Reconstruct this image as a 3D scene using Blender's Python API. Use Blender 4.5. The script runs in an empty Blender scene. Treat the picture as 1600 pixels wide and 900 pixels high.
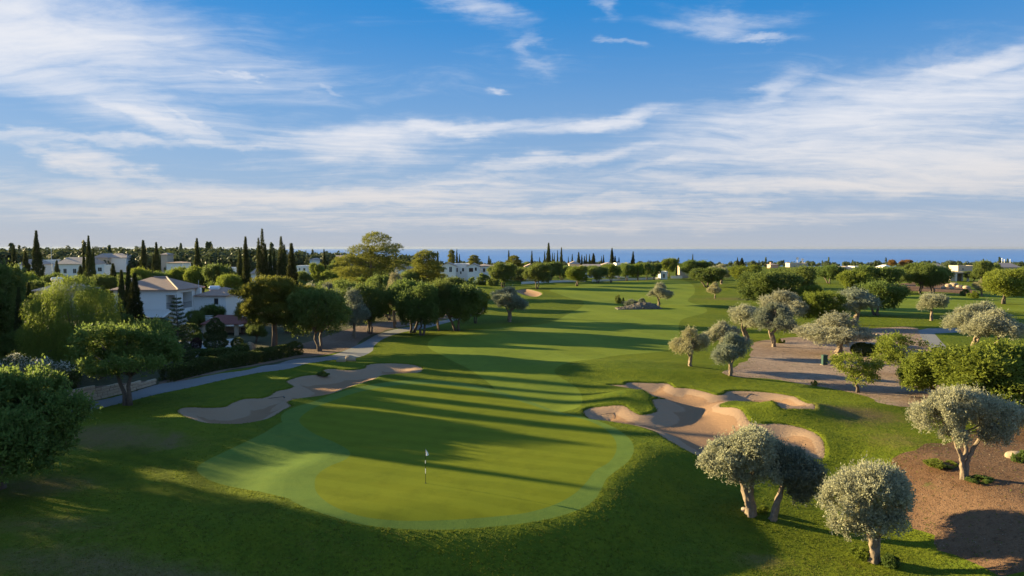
import bpy, bmesh, math, random
import numpy as np
from mathutils import Vector, Matrix
from mathutils.geometry import delaunay_2d_cdt
R = math.radians
sc = bpy.context.scene
col = sc.collection

# ------------------------------------------------------------------ camera
CAM_H, F, PITCH = 14.6, 1067.0, math.atan(63 / 1067.0)
cam = bpy.data.cameras.new('camera'); camo = bpy.data.objects.new('camera', cam); col.objects.link(camo)
camo.location = (0, 0, CAM_H); camo.rotation_euler = (math.pi / 2 - PITCH, 0, 0)
cam.sensor_width = 36; cam.lens = 36 * F / 1600; cam.clip_start = 0.5; cam.clip_end = 200000
sc.camera = camo

# ------------------------------------------------------------------ light
SUN_EL, SUN_AZ = 12.5, 23.0          # the sun stands to the left, 23 degrees ahead of the left
sd = Vector((-math.cos(R(SUN_AZ)) * math.cos(R(SUN_EL)), math.sin(R(SUN_AZ)) * math.cos(R(SUN_EL)), math.sin(R(SUN_EL))))
sl = bpy.data.lights.new('sun', 'SUN'); slo = bpy.data.objects.new('sun', sl); col.objects.link(slo)
sl.energy = 5.0; sl.angle = R(0.55); sl.color = (1.0, 0.80, 0.42)
slo.rotation_euler = sd.to_track_quat('Z', 'Y').to_euler()
sc.view_settings.view_transform = 'Standard'; sc.view_settings.look = 'None'
sc.view_settings.exposure = 1.9; sc.view_settings.gamma = 1.0
sc.cycles.use_adaptive_sampling = True
sc.cycles.max_bounces = 5; sc.cycles.diffuse_bounces = 3; sc.cycles.glossy_bounces = 2
sc.cycles.transmission_bounces = 3; sc.cycles.transparent_max_bounces = 4; sc.cycles.caustics_reflective = False
sc.cycles.use_denoising = True; sc.cycles.sample_clamp_indirect = 2.0; sc.cycles.sample_clamp_direct = 12.0

world = bpy.data.worlds.new('World'); sc.world = world; world.use_nodes = True
SKY_STRENGTH = 0.05

class NT:
    """small helper to write node trees as expressions"""
    def __init__(s, tree): s.t = tree; s.n = tree.nodes; s.l = tree.links
    def node(s, typ, **kw):
        n = s.n.new(typ)
        for k, v in kw.items(): setattr(n, k, v)
        return n
    def put(s, sock, v):
        if v is None: return
        if hasattr(v, 'is_linked'): s.l.new(v, sock)
        else:
            if hasattr(sock.default_value, '__len__') and not hasattr(v, '__len__'): v = (v,) * len(sock.default_value)
            if hasattr(sock.default_value, '__len__') and len(sock.default_value) == 4 and len(v) == 3: v = (*v, 1)
            sock.default_value = v
    def m(s, op, a, b=None, c=None, clamp=False):
        n = s.node('ShaderNodeMath', operation=op, use_clamp=clamp)
        for i, v in enumerate((a, b, c)): s.put(n.inputs[i], v)
        return n.outputs[0]
    def vm(s, op, a, b=None, out=0):
        n = s.node('ShaderNodeVectorMath', operation=op)
        s.put(n.inputs[0], a)
        if b is not None:
            if op == 'SCALE': s.put(n.inputs[3], b)
            else: s.put(n.inputs[1], b)
        return n.outputs[out]
    def xyz(s, x, y, z):
        n = s.node('ShaderNodeCombineXYZ')
        for i, v in enumerate((x, y, z)): s.put(n.inputs[i], v)
        return n.outputs[0]
    def sep(s, v):
        n = s.node('ShaderNodeSeparateXYZ'); s.put(n.inputs[0], v); return n.outputs
    def noise(s, vec, scale, detail=4, rough=0.55, out='Fac', dist=0.0):
        n = s.node('ShaderNodeTexNoise'); s.put(n.inputs['Vector'], vec)
        n.inputs['Scale'].default_value = scale; n.inputs['Detail'].default_value = detail
        n.inputs['Roughness'].default_value = rough; n.inputs['Distortion'].default_value = dist
        return n.outputs[out]
    def mix(s, f, a, b):
        n = s.node('ShaderNodeMix', data_type='RGBA')
        s.put(n.inputs[0], f); s.put(n.inputs[6], a); s.put(n.inputs[7], b)
        return n.outputs[2]
    def ss(s, v, lo, hi):
        n = s.node('ShaderNodeMapRange', interpolation_type='SMOOTHSTEP')
        s.put(n.inputs[0], v); n.inputs[1].default_value = lo; n.inputs[2].default_value = hi
        return n.outputs[0]
    def lin(s, v, lo, hi, a, b):
        n = s.node('ShaderNodeMapRange'); s.put(n.inputs[0], v)
        for i, q in enumerate((lo, hi, a, b)): n.inputs[1 + i].default_value = q
        return n.outputs[0]

def build_world():
    T = NT(world.node_tree); T.n.clear()
    sky = T.node('ShaderNodeTexSky', sky_type='NISHITA'); sky.sun_disc = False
    sky.sun_elevation = R(SUN_EL); sky.sun_rotation = math.atan2(sd.x, sd.y)
    sky.altitude = 120; sky.air_density = 1.0; sky.dust_density = 0.4; sky.ozone_density = 2.0
    hs = T.node('ShaderNodeHueSaturation'); hs.inputs['Saturation'].default_value = 1.22; hs.inputs['Value'].default_value = 0.75
    T.l.new(sky.outputs[0], hs.inputs['Color'])
    d = T.node('ShaderNodeTexCoord').outputs['Generated']
    x, y, z = T.sep(d)
    az = T.m('ARCTAN2', x, y)                       # 0 straight ahead, + to the right (radians)
    el = T.m('ARCSINE', T.m('MAXIMUM', z, -0.2))
    zz = T.m('ADD', T.m('MAXIMUM', z, 0.0), 0.07)
    flat = T.xyz(T.m('DIVIDE', x, zz), T.m('DIVIDE', y, zz), 0.0)      # a cloud layer seen in perspective
    rot = T.node('ShaderNodeMapping'); rot.inputs['Rotation'].default_value = (0, 0, R(-24)); rot.inputs['Scale'].default_value = (0.30, 1.0, 1.0)
    T.l.new(flat, rot.inputs['Vector'])
    warp = T.vm('SCALE', T.vm('SUBTRACT', T.noise(flat, 0.55, 3, 0.5, 'Color'), (0.5, 0.5, 0.5)), 1.3)
    st = T.vm('ADD', rot.outputs[0], warp)
    fb = T.noise(st, 1.1, 10, 0.62)                 # streaky cirrus
    fine = T.noise(T.vm('ADD', T.vm('MULTIPLY', rot.outputs[0], (1.0, 1.6, 1.0)), T.vm('SCALE', warp, 1.6)), 3.6, 8, 0.65)
    # warped azimuth / elevation for the large cloud banks
    w2 = T.noise(T.xyz(T.m('MULTIPLY', az, 2.2), T.m('MULTIPLY', el, 6.0), 3.3), 2.2, 7, 0.62, 'Color')
    wx, wy, _ = T.sep(w2)
    u = T.m('MULTIPLY_ADD', T.m('SUBTRACT', wx, 0.5), 0.28, az)
    v = T.m('MULTIPLY_ADD', T.m('SUBTRACT', wy, 0.5), 0.085, el)
    def px(a, b): return (math.atan((a - 800) / F), math.atan((387 - b) / F * math.cos(math.atan((a - 800) / F))))
    banks = [  # x, y in the picture's own directions, half widths (radians), tilt, weight
        (40, 40, .28, .060, -4, .95), (110, 120, .20, .040, -10, .85), (190, 165, .14, .022, -24, .85), (290, 185, .06, .016, -40, .7), (40, 215, .06, .006, 0, .6),
        (300, 233, .30, .008, 1, .75), (150, 262, .10, .012, -16, .8), (560, 232, .16, .026, 6, .85), (720, 210, .16, .014, 8, .75), (930, 190, .12, .014, 8, .85),
        (900, 246, .24, .012, 7, .7), (1060, 255, .14, .012, 12, .7), (1350, 190, .26, .052, 2, 1.0), (1180, 150, .06, .022, 20, .7), (1170, 195, .05, .03, 50, .55), (1490, 115, .12, .016, 8, .85), (1590, 120, .10, .01, 4, .7),
        (1250, 232, .22, .010, 3, .6), (1130, 45, .08, .018, -10, .6), (1190, 70, .05, .006, -6, .6), (700, 12, .08, .020, -22, .52), (820, 75, .05, .014, -32, .42), (375, 121, .05, .006, -6, .75), (490, 134, .05, .005, -6, .5), (930, 8, .04, .014, -30, .45), (955, 72, .03, .005, -10, .48), (775, 139, .02, .004, 0, .5),
        (450, 300, .5, .016, 1, .9), (1300, 292, .4, .018, -2, .9), (300, 325, .5, .012, 1, .75), (930, 322, .4, .010, 0, .75), (100, 300, .15, .015, 0, .6), (1560, 235, .16, .018, 3, .6), (800, 275, .4, .010, 2, .6), (800, 345, .8, .014, 0, .65), (1450, 250, .24, .045, 2, .9), (250, 292, .3, .012, 0, .6)]
    cov = 0.0
    for bx_, by_, ra, rb, tilt, wt in banks:
        a0, e0 = px(bx_, by_); c, s_ = math.cos(R(tilt)), math.sin(R(tilt))
        du = T.m('SUBTRACT', u, a0); dv = T.m('SUBTRACT', v, e0)
        p = T.m('MULTIPLY_ADD', du, c / ra, T.m('MULTIPLY', dv, s_ / ra))
        q = T.m('MULTIPLY_ADD', dv, c / rb, T.m('MULTIPLY', du, -s_ / rb))
        r2 = T.m('MULTIPLY_ADD', p, p, T.m('MULTIPLY', q, q))
        g = T.m('MULTIPLY', T.m('EXPONENT', T.m('MULTIPLY', r2, -0.7)), wt)
        cov = g if isinstance(cov, float) else T.m('MAXIMUM', cov, g)
    # away from the picture the same kind of cirrus goes on
    off = T.ss(T.m('ABSOLUTE', az), 0.75, 1.05)
    cov = T.m('MAXIMUM', cov, T.m('MULTIPLY', T.m('MAXIMUM', off, T.ss(el, 0.42, 0.6)), 0.42))
    dens = T.m('ADD', cov, T.m('MULTIPLY', T.m('SUBTRACT', fb, 0.5), 1.15))
    dens = T.m('ADD', dens, T.m('MULTIPLY', T.m('SUBTRACT', fine, 0.5), 0.75))
    cl = T.m('MULTIPLY', T.ss(dens, 0.14, 1.12), 0.94)
    low = T.ss(el, 0.0, 0.20)
    ccol = T.mix(low, (4.0, 3.75, 3.6), (4.6, 4.65, 4.9))
    grad = T.mix(T.ss(el, 0.10, 0.36), (1.05, 2.15, 3.95), (0.02, 1.35, 3.75))
    base = T.mix(0.82, hs.outputs[0], grad)                # clear polarised blue over the scattered light
    hz = T.m('EXPONENT', T.m('MULTIPLY', T.m('MAXIMUM', el, 0.0), -12.0))
    base = T.mix(T.m('MULTIPLY', hz, 0.97), base, (2.65, 2.80, 3.12))     # milky air near the horizon
    outc = T.vm('SCALE', T.mix(cl, base, ccol), 1.0)
    bg = T.node('ShaderNodeBackground'); bg.inputs['Strength'].default_value = SKY_STRENGTH
    T.l.new(outc, bg.inputs['Color'])
    o = T.node('ShaderNodeOutputWorld'); T.l.new(bg.outputs[0], o.inputs['Surface'])
build_world()
world.cycles.sampling_method = 'MANUAL'; world.cycles.sample_map_resolution = 512

# ------------------------------------------------------------------ geometry of the place: pixel <-> ground
rng = np.random.default_rng(7); random.seed(7)
cP, sP = math.cos(PITCH), math.sin(PITCH)
def ray(px, py):
    cx, cy = (px - 800) / F, (450 - py) / F
    return cx, cP + cy * sP, -sP + cy * cP
def P(px, py, d):
    a, b, c = ray(px, py); t = d / b
    return Vector((a * t, d, CAM_H + c * t))
def sstep(a, b, x):
    t = np.clip((x - a) / (b - a), 0, 1); return t * t * (3 - 2 * t)
MOUNDS = []   # x, y, sx, sy, height, angle
def h_base(X, Y):
    X = np.asarray(X, float); Y = np.asarray(Y, float)
    u = X / np.maximum(Y, 20)
    z = 0.16 * np.sin(X * .11 + 1) * np.sin(Y * .07 + .5) + 0.22 * np.sin(Y * .028 + X * .018) * sstep(60, 120, Y)
    for (mx, my, sx, sy, a, th) in MOUNDS:
        c, s = math.cos(th), math.sin(th); dx, dy = X - mx, Y - my
        z = z + a * np.exp(-((dx * c + dy * s) / sx) ** 2 - ((-dx * s + dy * c) / sy) ** 2)
    right = sstep(-.42, -.12, u)
    z = z - right * sstep(430, 3000, Y) ** .8 * 76 + (1 - right) * (sstep(200, 420, Y) * 4.0 - sstep(2500, 5200, Y) * 85)
    z = z + (1 - right) * sstep(500, 1200, Y) * 3.0 * (np.sin(X * .004 + 1) + np.sin(Y * .005))
    return z
def G(px, py):
    a, b, c = ray(px, py); z = 0.0
    for _ in range(14):
        t = (z - CAM_H) / c; X, Y = a * t, b * t
        z = 0.5 * z + 0.5 * float(h_base(X, Y))
    return Vector((X, Y, float(h_base(X, Y))))
def flat(px, py):
    a, b, c = ray(px, py); t = -CAM_H / c; return a * t, b * t
for (px_, py_, sx, sy, a, th) in [(985, 628, 3.4, 3.6, 1.15, .5), (1225, 652, 5.5, 2.4, 1.15, -.1), (960, 578, 11, 5, .9, 0), (1060, 590, 9, 2.2, .5, -.1), (1340, 640, 7, 2.5, .4, 0), (200, 680, 7, 4, .7, 0),
                              (425, 580, 9, 3.0, .55, .5), (720, 845, 14, 3.0, -.75, 0), (330, 815, 9, 2.6, .35, .1), (780, 432, 18, 14, .9, 0), (890, 472, 14, 9, .6, 0),
                              (1110, 800, 10, 3, -.3, 0), (1430, 590, 10, 6, .3, 0), (1000, 470, 9, 6, .35, 0), (1150, 480, 18, 9, .7, 0)]:
    fx, fy = flat(px_, py_); MOUNDS.append((fx, fy, sx, sy, a, th))

# ------------------------------------------------------------------ helpers
def tag(o, label=None, cat=None, group=None, kind=None):
    if label: o['label'] = label
    if cat: o['category'] = cat
    if group: o['group'] = group
    if kind: o['kind'] = kind
    return o
def link(name, me, mat=None, parent=None):
    o = bpy.data.objects.new(name, me); col.objects.link(o)
    if mat is not None and me is not None and not me.materials: me.materials.append(mat)
    if parent is not None: o.parent = parent
    return o
def empty(name, loc, rz=0.0):
    o = bpy.data.objects.new(name, None); col.objects.link(o); o.location = loc; o.rotation_euler = (0, 0, rz)
    o.empty_display_size = .3
    return o
def np_mesh(name, V, Fc, attrs=None, smooth=False):
    V = np.ascontiguousarray(V, np.float32); Fc = np.ascontiguousarray(Fc, np.int32)
    me = bpy.data.meshes.new(name); n, k = Fc.shape
    me.vertices.add(len(V)); me.vertices.foreach_set('co', V.ravel())
    me.loops.add(n * k); me.loops.foreach_set('vertex_index', Fc.ravel())
    me.polygons.add(n); me.polygons.foreach_set('loop_start', np.arange(0, n * k, k, dtype=np.int32))
    try: me.polygons.foreach_set('loop_total', np.full(n, k, np.int32))
    except Exception: pass
    for an, arr in (attrs or {}).items():
        at = me.attributes.new(an, 'FLOAT', 'POINT'); at.data.foreach_set('value', np.ascontiguousarray(arr, np.float32))
    me.update(calc_edges=True)
    if smooth: me.polygons.foreach_set('use_smooth', np.ones(n, bool))
    return me
class MB:
    """collects boxes, tubes and prisms into one mesh"""
    def __init__(s): s.v = []; s.f = []
    def add(s, vs, fs):
        o = len(s.v); s.v += [tuple(v) for v in vs]; s.f += [tuple(i + o for i in f) for f in fs]; return s
    def box(s, x0, x1, y0, y1, z0, z1):
        return s.add([(x0, y0, z0), (x1, y0, z0), (x1, y1, z0), (x0, y1, z0), (x0, y0, z1), (x1, y0, z1), (x1, y1, z1), (x0, y1, z1)],
                     [(0, 3, 2, 1), (4, 5, 6, 7), (0, 1, 5, 4), (1, 2, 6, 5), (2, 3, 7, 6), (3, 0, 4, 7)])
    def tube(s, pts, rad, n=8, ridge=0.0, seed=0, cap=True):
        pts = [Vector(p) for p in pts]; vs = []; fs = []; rs = random.Random(seed); ph = rs.uniform(0, 6)
        for i, p in enumerate(pts):
            t = (pts[min(i + 1, len(pts) - 1)] - pts[max(i - 1, 0)]).normalized()
            a = t.cross(Vector((0.3, 1, .1))).normalized(); b = t.cross(a)
            r = rad[i] if hasattr(rad, '__len__') else rad
            for k in range(n):
                th = 2 * math.pi * k / n
                rr = r * (1 + ridge * (math.sin(3 * th + ph + i * .7) * .6 + math.sin(5 * th - i * .9 + ph) * .5 + rs.uniform(-.4, .4)))
                vs.append(p + (a * math.cos(th) + b * math.sin(th)) * rr)
        for i in range(len(pts) - 1):
            for k in range(n):
                fs.append((i * n + k, i * n + (k + 1) % n, (i + 1) * n + (k + 1) % n, (i + 1) * n + k))
        if cap: fs += [tuple(range(n))[::-1], tuple((len(pts) - 1) * n + k for k in range(n))]
        return s.add(vs, fs)
    def hip(s, x0, x1, y0, y1, z0, z1, inset, thick=.18, ox=.5):
        """hipped roof slab with eaves; ridge along the long side"""
        x0 -= ox; x1 += ox; y0 -= ox; y1 += ox
        if (x1 - x0) >= (y1 - y0):
            i = min(inset, (x1 - x0) / 2 - .05); ym = (y0 + y1) / 2
            r0, r1 = (x0 + i, ym, z1), (x1 - i, ym, z1)
            top = [(4, 5, 9, 8), (5, 6, 9), (6, 7, 8, 9), (7, 4, 8)]
        else:
            i = min(inset, (y1 - y0) / 2 - .05); xm = (x0 + x1) / 2
            r0, r1 = (xm, y0 + i, z1), (xm, y1 - i, z1)
            top = [(4, 5, 8), (5, 6, 9, 8), (6, 7, 9), (7, 4, 8, 9)]
        v = [(x0, y0, z0), (x1, y0, z0), (x1, y1, z0), (x0, y1, z0), (x0, y0, z0 + thick), (x1, y0, z0 + thick), (x1, y1, z0 + thick), (x0, y1, z0 + thick), r0, r1]
        return s.add(v, [(3, 2, 1, 0), (0, 1, 5, 4), (1, 2, 6, 5), (2, 3, 7, 6), (3, 0, 4, 7)] + top)
    def mesh(s, name, smooth=False):
        me = bpy.data.meshes.new(name); me.from_pydata(s.v, [], s.f); me.update()
        if smooth: me.polygons.foreach_set('use_smooth', np.ones(len(me.polygons), bool))
        return me
    def build(s, name, mat, parent=None, smooth=False): return link(name, s.mesh(name, smooth), mat, parent)
def copy_thing(src, loc, rz=0.0, scale=(1, 1, 1)):
    c = src.copy(); col.objects.link(c); c.location = loc; c.rotation_euler = (0, 0, rz); c.scale = scale
    for ch in list(src.children):
        k = ch.copy(); col.objects.link(k); k.parent = c
        for g in list(ch.children):
            q = g.copy(); col.objects.link(q); q.parent = k
    return c

# ------------------------------------------------------------------ materials
def new_mat(name):
    m = bpy.data.materials.new(name); m.use_nodes = True; T = NT(m.node_tree)
    b = m.node_tree.nodes['Principled BSDF']; return m, T, b
def pos(T): return T.node('ShaderNodeNewGeometry').outputs['Position']
def attr(T, n): return T.node('ShaderNodeAttribute', attribute_name=n).outputs['Fac']
def bump(T, b, h, strength, dist):
    n = T.node('ShaderNodeBump'); n.inputs['Strength'].default_value = strength; n.inputs['Distance'].default_value = dist
    T.put(n.inputs['Height'], h); T.l.new(n.outputs[0], b.inputs['Normal'])
def plain(name, c, rough=.7, var=.15, scale=3.0, bmp=0.0, metal=0.0, spec=.3):
    m, T, b = new_mat(name); p = T.node('ShaderNodeTexCoord').outputs['Object']
    n = T.noise(p, scale, 5, .6)
    c2 = tuple(min(1, q * (1 + var)) for q in c); c1 = tuple(q * (1 - var) for q in c)
    T.l.new(T.mix(n, c1, c2), b.inputs['Base Color']); b.inputs['Roughness'].default_value = rough
    b.inputs['Metallic'].default_value = metal; b.inputs['Specular IOR Level'].default_value = spec
    if bmp: bump(T, b, n, .6, bmp)
    return m
def leaf_mat(name, dark, light, trans=.25, hue=.03, rough=.6, spec=.1, dry=None):
    m, T, b = new_mat(name)
    t = attr(T, 'tint'); oi = T.node('ShaderNodeObjectInfo').outputs['Random']
    c = T.mix(t, dark, light)
    if dry: c = T.mix(attr(T, 'dry'), c, dry)
    hs = T.node('ShaderNodeHueSaturation'); T.l.new(c, hs.inputs['Color'])
    T.l.new(T.lin(oi, 0, 1, .5 - hue, .5 + hue), hs.inputs['Hue'])
    T.l.new(T.lin(T.m('FRACT', T.m('MULTIPLY', oi, 7.31)), 0, 1, .78, 1.2), hs.inputs['Value'])
    T.l.new(hs.outputs[0], b.inputs['Base Color']); b.inputs['Roughness'].default_value = rough
    b.inputs['Specular IOR Level'].default_value = spec
    tr = T.node('ShaderNodeBsdfTranslucent'); T.l.new(T.mix(.35, hs.outputs[0], tuple(min(1, q * 2) for q in light)), tr.inputs['Color'])
    mx = T.node('ShaderNodeMixShader'); mx.inputs[0].default_value = trans
    T.l.new(b.outputs[0], mx.inputs[1]); T.l.new(tr.outputs[0], mx.inputs[2])
    T.l.new(mx.outputs[0], T.n['Material Output'].inputs['Surface'])
    return m
def grass_mat(name, a, b_, dry, big=.06, small=1.2, bmp=.03, bscale=9.0, stripes=None, dryamt=1.0):
    m, T, b = new_mat(name); p = pos(T)
    n1 = T.noise(p, big, 4, .6); n2 = T.noise(p, small, 5, .65); n3 = T.noise(p, bscale, 4, .7)
    f = T.m('ADD', T.m('MULTIPLY', T.ss(n1, .35, .65), .5), T.m('MULTIPLY', T.ss(n2, .32, .68), .5))
    n4 = T.noise(p, .45, 6, .7)
    c = T.mix(f, a, b_)
    if stripes:
        ang, wid, amt = stripes; x, y, _ = T.sep(p)
        w = T.m('ADD', T.m('MULTIPLY', x, math.cos(ang) / wid), T.m('MULTIPLY', y, math.sin(ang) / wid))
        w = T.m('ADD', w, T.m('MULTIPLY', n1, 1.2))
        sq = T.ss(T.m('SINE', T.m('MULTIPLY', w, math.pi)), -.35, .35)
        c = T.mix(T.m('MULTIPLY', sq, amt), c, tuple(min(1, q * 1.9 + .006) for q in b_))
    d = T.m('ADD', attr(T, 'dry'), T.m('MULTIPLY', T.ss(T.noise(p, .17, 5, .6), .60, .78), .45))
    d = T.m('MULTIPLY', T.ss(T.m('ADD', d, T.m('MULTIPLY', T.m('SUBTRACT', n2, .5), .9)), .25, 1.05), dryamt)
    c = T.mix(T.m('MULTIPLY', T.ss(n4, .45, .75), .45), c, tuple(q * .62 for q in a))
    c = T.mix(d, c, dry)
    c = T.mix(T.m('MULTIPLY', attr(T, 'track'), .6), c, tuple(q * .45 for q in a))
    c = T.mix(T.m('MULTIPLY', T.ss(n3, .35, .75), .22), c, tuple(min(1, q * 1.6) for q in b_))
    T.l.new(c, b.inputs['Base Color']); b.inputs['Roughness'].default_value = .85; b.inputs['Specular IOR Level'].default_value = .03
    bump(T, b, T.m('ADD', n3, T.m('MULTIPLY', n2, 1.5)), .9, bmp)
    return m
M = {}
M['rough'] = grass_mat('rough grass', (.062, .094, .011), (.120, .138, .011), (.15, .105, .05), bmp=.10, bscale=7)
M['fairway'] = grass_mat('fairway grass', (.100, .142, .020), (.138, .166, .018), (.18, .14, .05), bmp=.012, bscale=14, stripes=(R(20), 6.0, .10), dryamt=.7)
M['collar'] = grass_mat('collar grass', (.088, .142, .030), (.115, .162, .030), (.19, .15, .06), bmp=.015, bscale=12)
M['green'] = grass_mat('putting green grass', (.104, .130, .011), (.132, .150, .011), (.16, .14, .03), big=.10, small=.5, bmp=.006, bscale=22, stripes=(R(70), 1.1, .09), dryamt=.35)
def soil_mat(name, a, b_, bmp=.05):
    m, T, b = new_mat(name); p = pos(T)
    n1 = T.noise(p, .12, 5, .6); n2 = T.noise(p, 1.5, 6, .65); n3 = T.noise(p, 9, 4, .7)
    c = T.mix(T.ss(T.m('ADD', T.m('MULTIPLY', n1, .6), T.m('MULTIPLY', n2, .4)), .35, .65), a, b_)
    c = T.mix(T.m('MULTIPLY', T.ss(n3, .50, .72), .6), c, tuple(q * .5 for q in a))
    c = T.mix(T.m('MULTIPLY', T.ss(T.noise(p, 3.2, 5, .7), .52, .68), .5), c, tuple(q * .55 for q in a))
    g = T.m('MULTIPLY', T.ss(T.noise(p, .35, 5, .7), .60, .72), .6)
    c = T.mix(g, c, (.08, .10, .025))
    T.l.new(c, b.inputs['Base Color']); b.inputs['Roughness'].default_value = .9; b.inputs['Specular IOR Level'].default_value = .1
    bump(T, b, T.m('ADD', n3, n2), .8, bmp); return m
M['soil'] = soil_mat('pale bare soil', (.20, .135, .098), (.32, .235, .175), .09)
M['redsoil'] = soil_mat('red bare soil', (.105, .055, .030), (.185, .108, .062), .10)
M['mulch'] = soil_mat('leaf litter soil', (.15, .10, .075), (.22, .155, .115))
M['gardensoil'] = soil_mat('planted garden soil', (.055, .058, .028), (.10, .09, .05), .1)
def sand_mat():
    m, T, b = new_mat('bunker sand'); p = pos(T)
    n1 = T.noise(p, .5, 4, .6); n2 = T.noise(p, 6, 5, .7); n3 = T.noise(p, 30, 3, .6)
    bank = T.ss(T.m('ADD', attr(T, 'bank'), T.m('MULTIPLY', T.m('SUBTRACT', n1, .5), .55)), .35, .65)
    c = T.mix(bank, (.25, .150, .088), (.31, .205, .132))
    c = T.mix(T.m('MULTIPLY', T.ss(n2, .5, .75), .25), c, (.26, .17, .10))
    T.l.new(c, b.inputs['Base Color']); b.inputs['Roughness'].default_value = .92; b.inputs['Specular IOR Level'].default_value = .08
    x, y, _ = T.sep(p)
    rk = T.m('SINE', T.m('MULTIPLY', T.m('ADD', T.m('ADD', y, T.m('MULTIPLY', x, .4)), T.m('MULTIPLY', n1, 3.0)), 16))
    bump(T, b, T.m('ADD', T.m('MULTIPLY', rk, .35), T.m('ADD', n2, n3)), .6, .03); return m
M['sand'] = sand_mat()
def path_mat():
    m, T, b = new_mat('path concrete'); p = pos(T)
    n1 = T.noise(p, .4, 5, .6); n2 = T.noise(p, 8, 5, .7)
    c = T.mix(n1, (.125, .122, .122), (.205, .20, .198)); c = T.mix(T.m('MULTIPLY', n2, .35), c, (.15, .14, .14))
    T.l.new(c, b.inputs['Base Color']); b.inputs['Roughness'].default_value = .85; bump(T, b, n2, .4, .01); return m
M['path'] = path_mat()
M['paving'] = plain('pale terrace paving', (.42, .39, .35), .8, .2, 1.5, .01)
def sea_mat():
    m, T, b = new_mat('sea water'); p = pos(T)
    x, y, _ = T.sep(p)
    n = T.noise(T.xyz(T.m('MULTIPLY', x, .0006), T.m('MULTIPLY', y, .0002), 0), 1.0, 5, .6)
    T.l.new(T.mix(T.ss(n, .35, .65), (.065, .185, .46), (.08, .21, .50)), b.inputs['Base Color'])
    b.inputs['Roughness'].default_value = .5; b.inputs['Specular IOR Level'].default_value = .25; b.inputs['IOR'].default_value = 1.33
    w = T.noise(p, .08, 4, .6); bump(T, b, w, .5, 1.2); return m
M['sea'] = sea_mat()
M['bark'] = plain('olive bark', (.22, .165, .12), .9, .6, 6, .08)
M['darkbark'] = plain('dark bark', (.13, .10, .08), .9, .4, 7, .04)
M['pinebark'] = plain('pine bark', (.17, .12, .09), .9, .4, 6, .05)
M['olive'] = leaf_mat('olive leaves', (.165, .17, .105), (.43, .42, .285), .30, .012, .6, .12)
M['olive_dark'] = leaf_mat('dusky olive leaves', (.10, .12, .08), (.26, .28, .20), .26, .01, .6, .1)
M['olive_gold'] = leaf_mat('pale gold olive leaves', (.20, .185, .095), (.40, .37, .21), .2, .01)
M['carob'] = leaf_mat('carob leaves', (.060, .100, .028), (.165, .205, .048), .40, .02, .6, .08)
M['carob_lime'] = leaf_mat('fresh carob leaves', (.080, .115, .018), (.215, .250, .038), .34, .015, .6, .08)
M['pine'] = leaf_mat('pine needles', (.066, .088, .018), (.195, .195, .034), .38, .015)
M['cypress'] = leaf_mat('cypress foliage', (.030, .046, .016), (.105, .112, .030), .16, .015, .7, .15)
M['pepper'] = leaf_mat('pepper tree foliage', (.075, .118, .020), (.205, .250, .042), .35, .01)
M['hedge'] = leaf_mat('clipped hedge leaves', (.038, .060, .018), (.105, .135, .032), .24, .02)
M['conifer'] = leaf_mat('tiered conifer foliage', (.040, .060, .022), (.110, .130, .040), .15, .01)
M['blossom'] = leaf_mat('white blossom', (.45, .43, .36), (.80, .78, .70), .3, .005)
M['plum'] = leaf_mat('plum coloured leaves', (.035, .018, .018), (.10, .05, .045), .15, .01)
M['rust'] = leaf_mat('rust coloured leaves', (.15, .075, .025), (.30, .17, .05), .2, .02)
M['wood_far'] = leaf_mat('distant foliage', (.034, .052, .022), (.085, .102, .038), .2, .01)
M['litter'] = leaf_mat('dead leaves and small stones', (.07, .042, .028), (.27, .20, .145), .05, .02)
M['tuft'] = leaf_mat('grass blades', (.056, .090, .012), (.128, .152, .016), .35, .01, .6, .05, (.20, .14, .06))
M['white'] = plain('white render', (.80, .78, .74), .8, .06, .8)
M['cream'] = plain('cream render', (.50, .42, .33), .8, .07, .8)
M['peach'] = plain('peach render', (.62, .36, .26), .8, .07, .8)
M['stone'] = plain('honey stone', (.42, .34, .25), .85, .25, 2.5, .02)
def tile_mat(name, c):
    m, T, b = new_mat(name); p = T.node('ShaderNodeTexCoord').outputs['Object']; x, y, z = T.sep(p)
    n = T.noise(p, 2.0, 5, .7); rows = T.m('SINE', T.m('MULTIPLY', T.m('ADD', z, T.m('MULTIPLY', n, .05)), 42)); cols = T.m('SINE', T.m('MULTIPLY', T.m('ADD', x, y), 20))
    cc = T.mix(n, tuple(q * .75 for q in c), tuple(min(1, q * 1.3) for q in c))
    cc = T.mix(T.m('MULTIPLY', T.ss(rows, .6, 1.0), .35), cc, tuple(q * .5 for q in c))
    T.l.new(cc, b.inputs['Base Color']); b.inputs['Roughness'].default_value = .85
    bump(T, b, T.m('ADD', cols, rows), .6, .05); return m
M['tile'] = tile_mat('clay roof tiles', (.40, .25, .185)); M['tilepale'] = tile_mat('pale clay roof tiles', (.45, .34, .28))
M['redroof'] = tile_mat('dark red roof', (.20, .070, .055))
M['glass'] = plain('window glass', (.03, .04, .05), .12, .2, 1, 0, 0, .6)
M['wood'] = plain('dark brown timber', (.07, .035, .022), .6, .3, 4)
M['teal'] = plain('pale blue painted door', (.22, .42, .48), .6, .15, 3)
M['iron'] = plain('dark iron', (.03, .032, .035), .5, .2, 4)
M['metal'] = plain('white enamelled metal', (.70, .71, .73), .4, .05, 2)
M['black'] = plain('black enamel', (.012, .012, .013), .4, .1, 4)
M['flag'] = plain('white flag cloth', (.80, .79, .78), .8, .05, 4)
M['box'] = plain('dark green painted steel', (.018, .055, .042), .5, .2, 3)
M['rock'] = plain('pale limestone', (.33, .25, .165), .9, .35, 2.2, .08)
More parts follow.
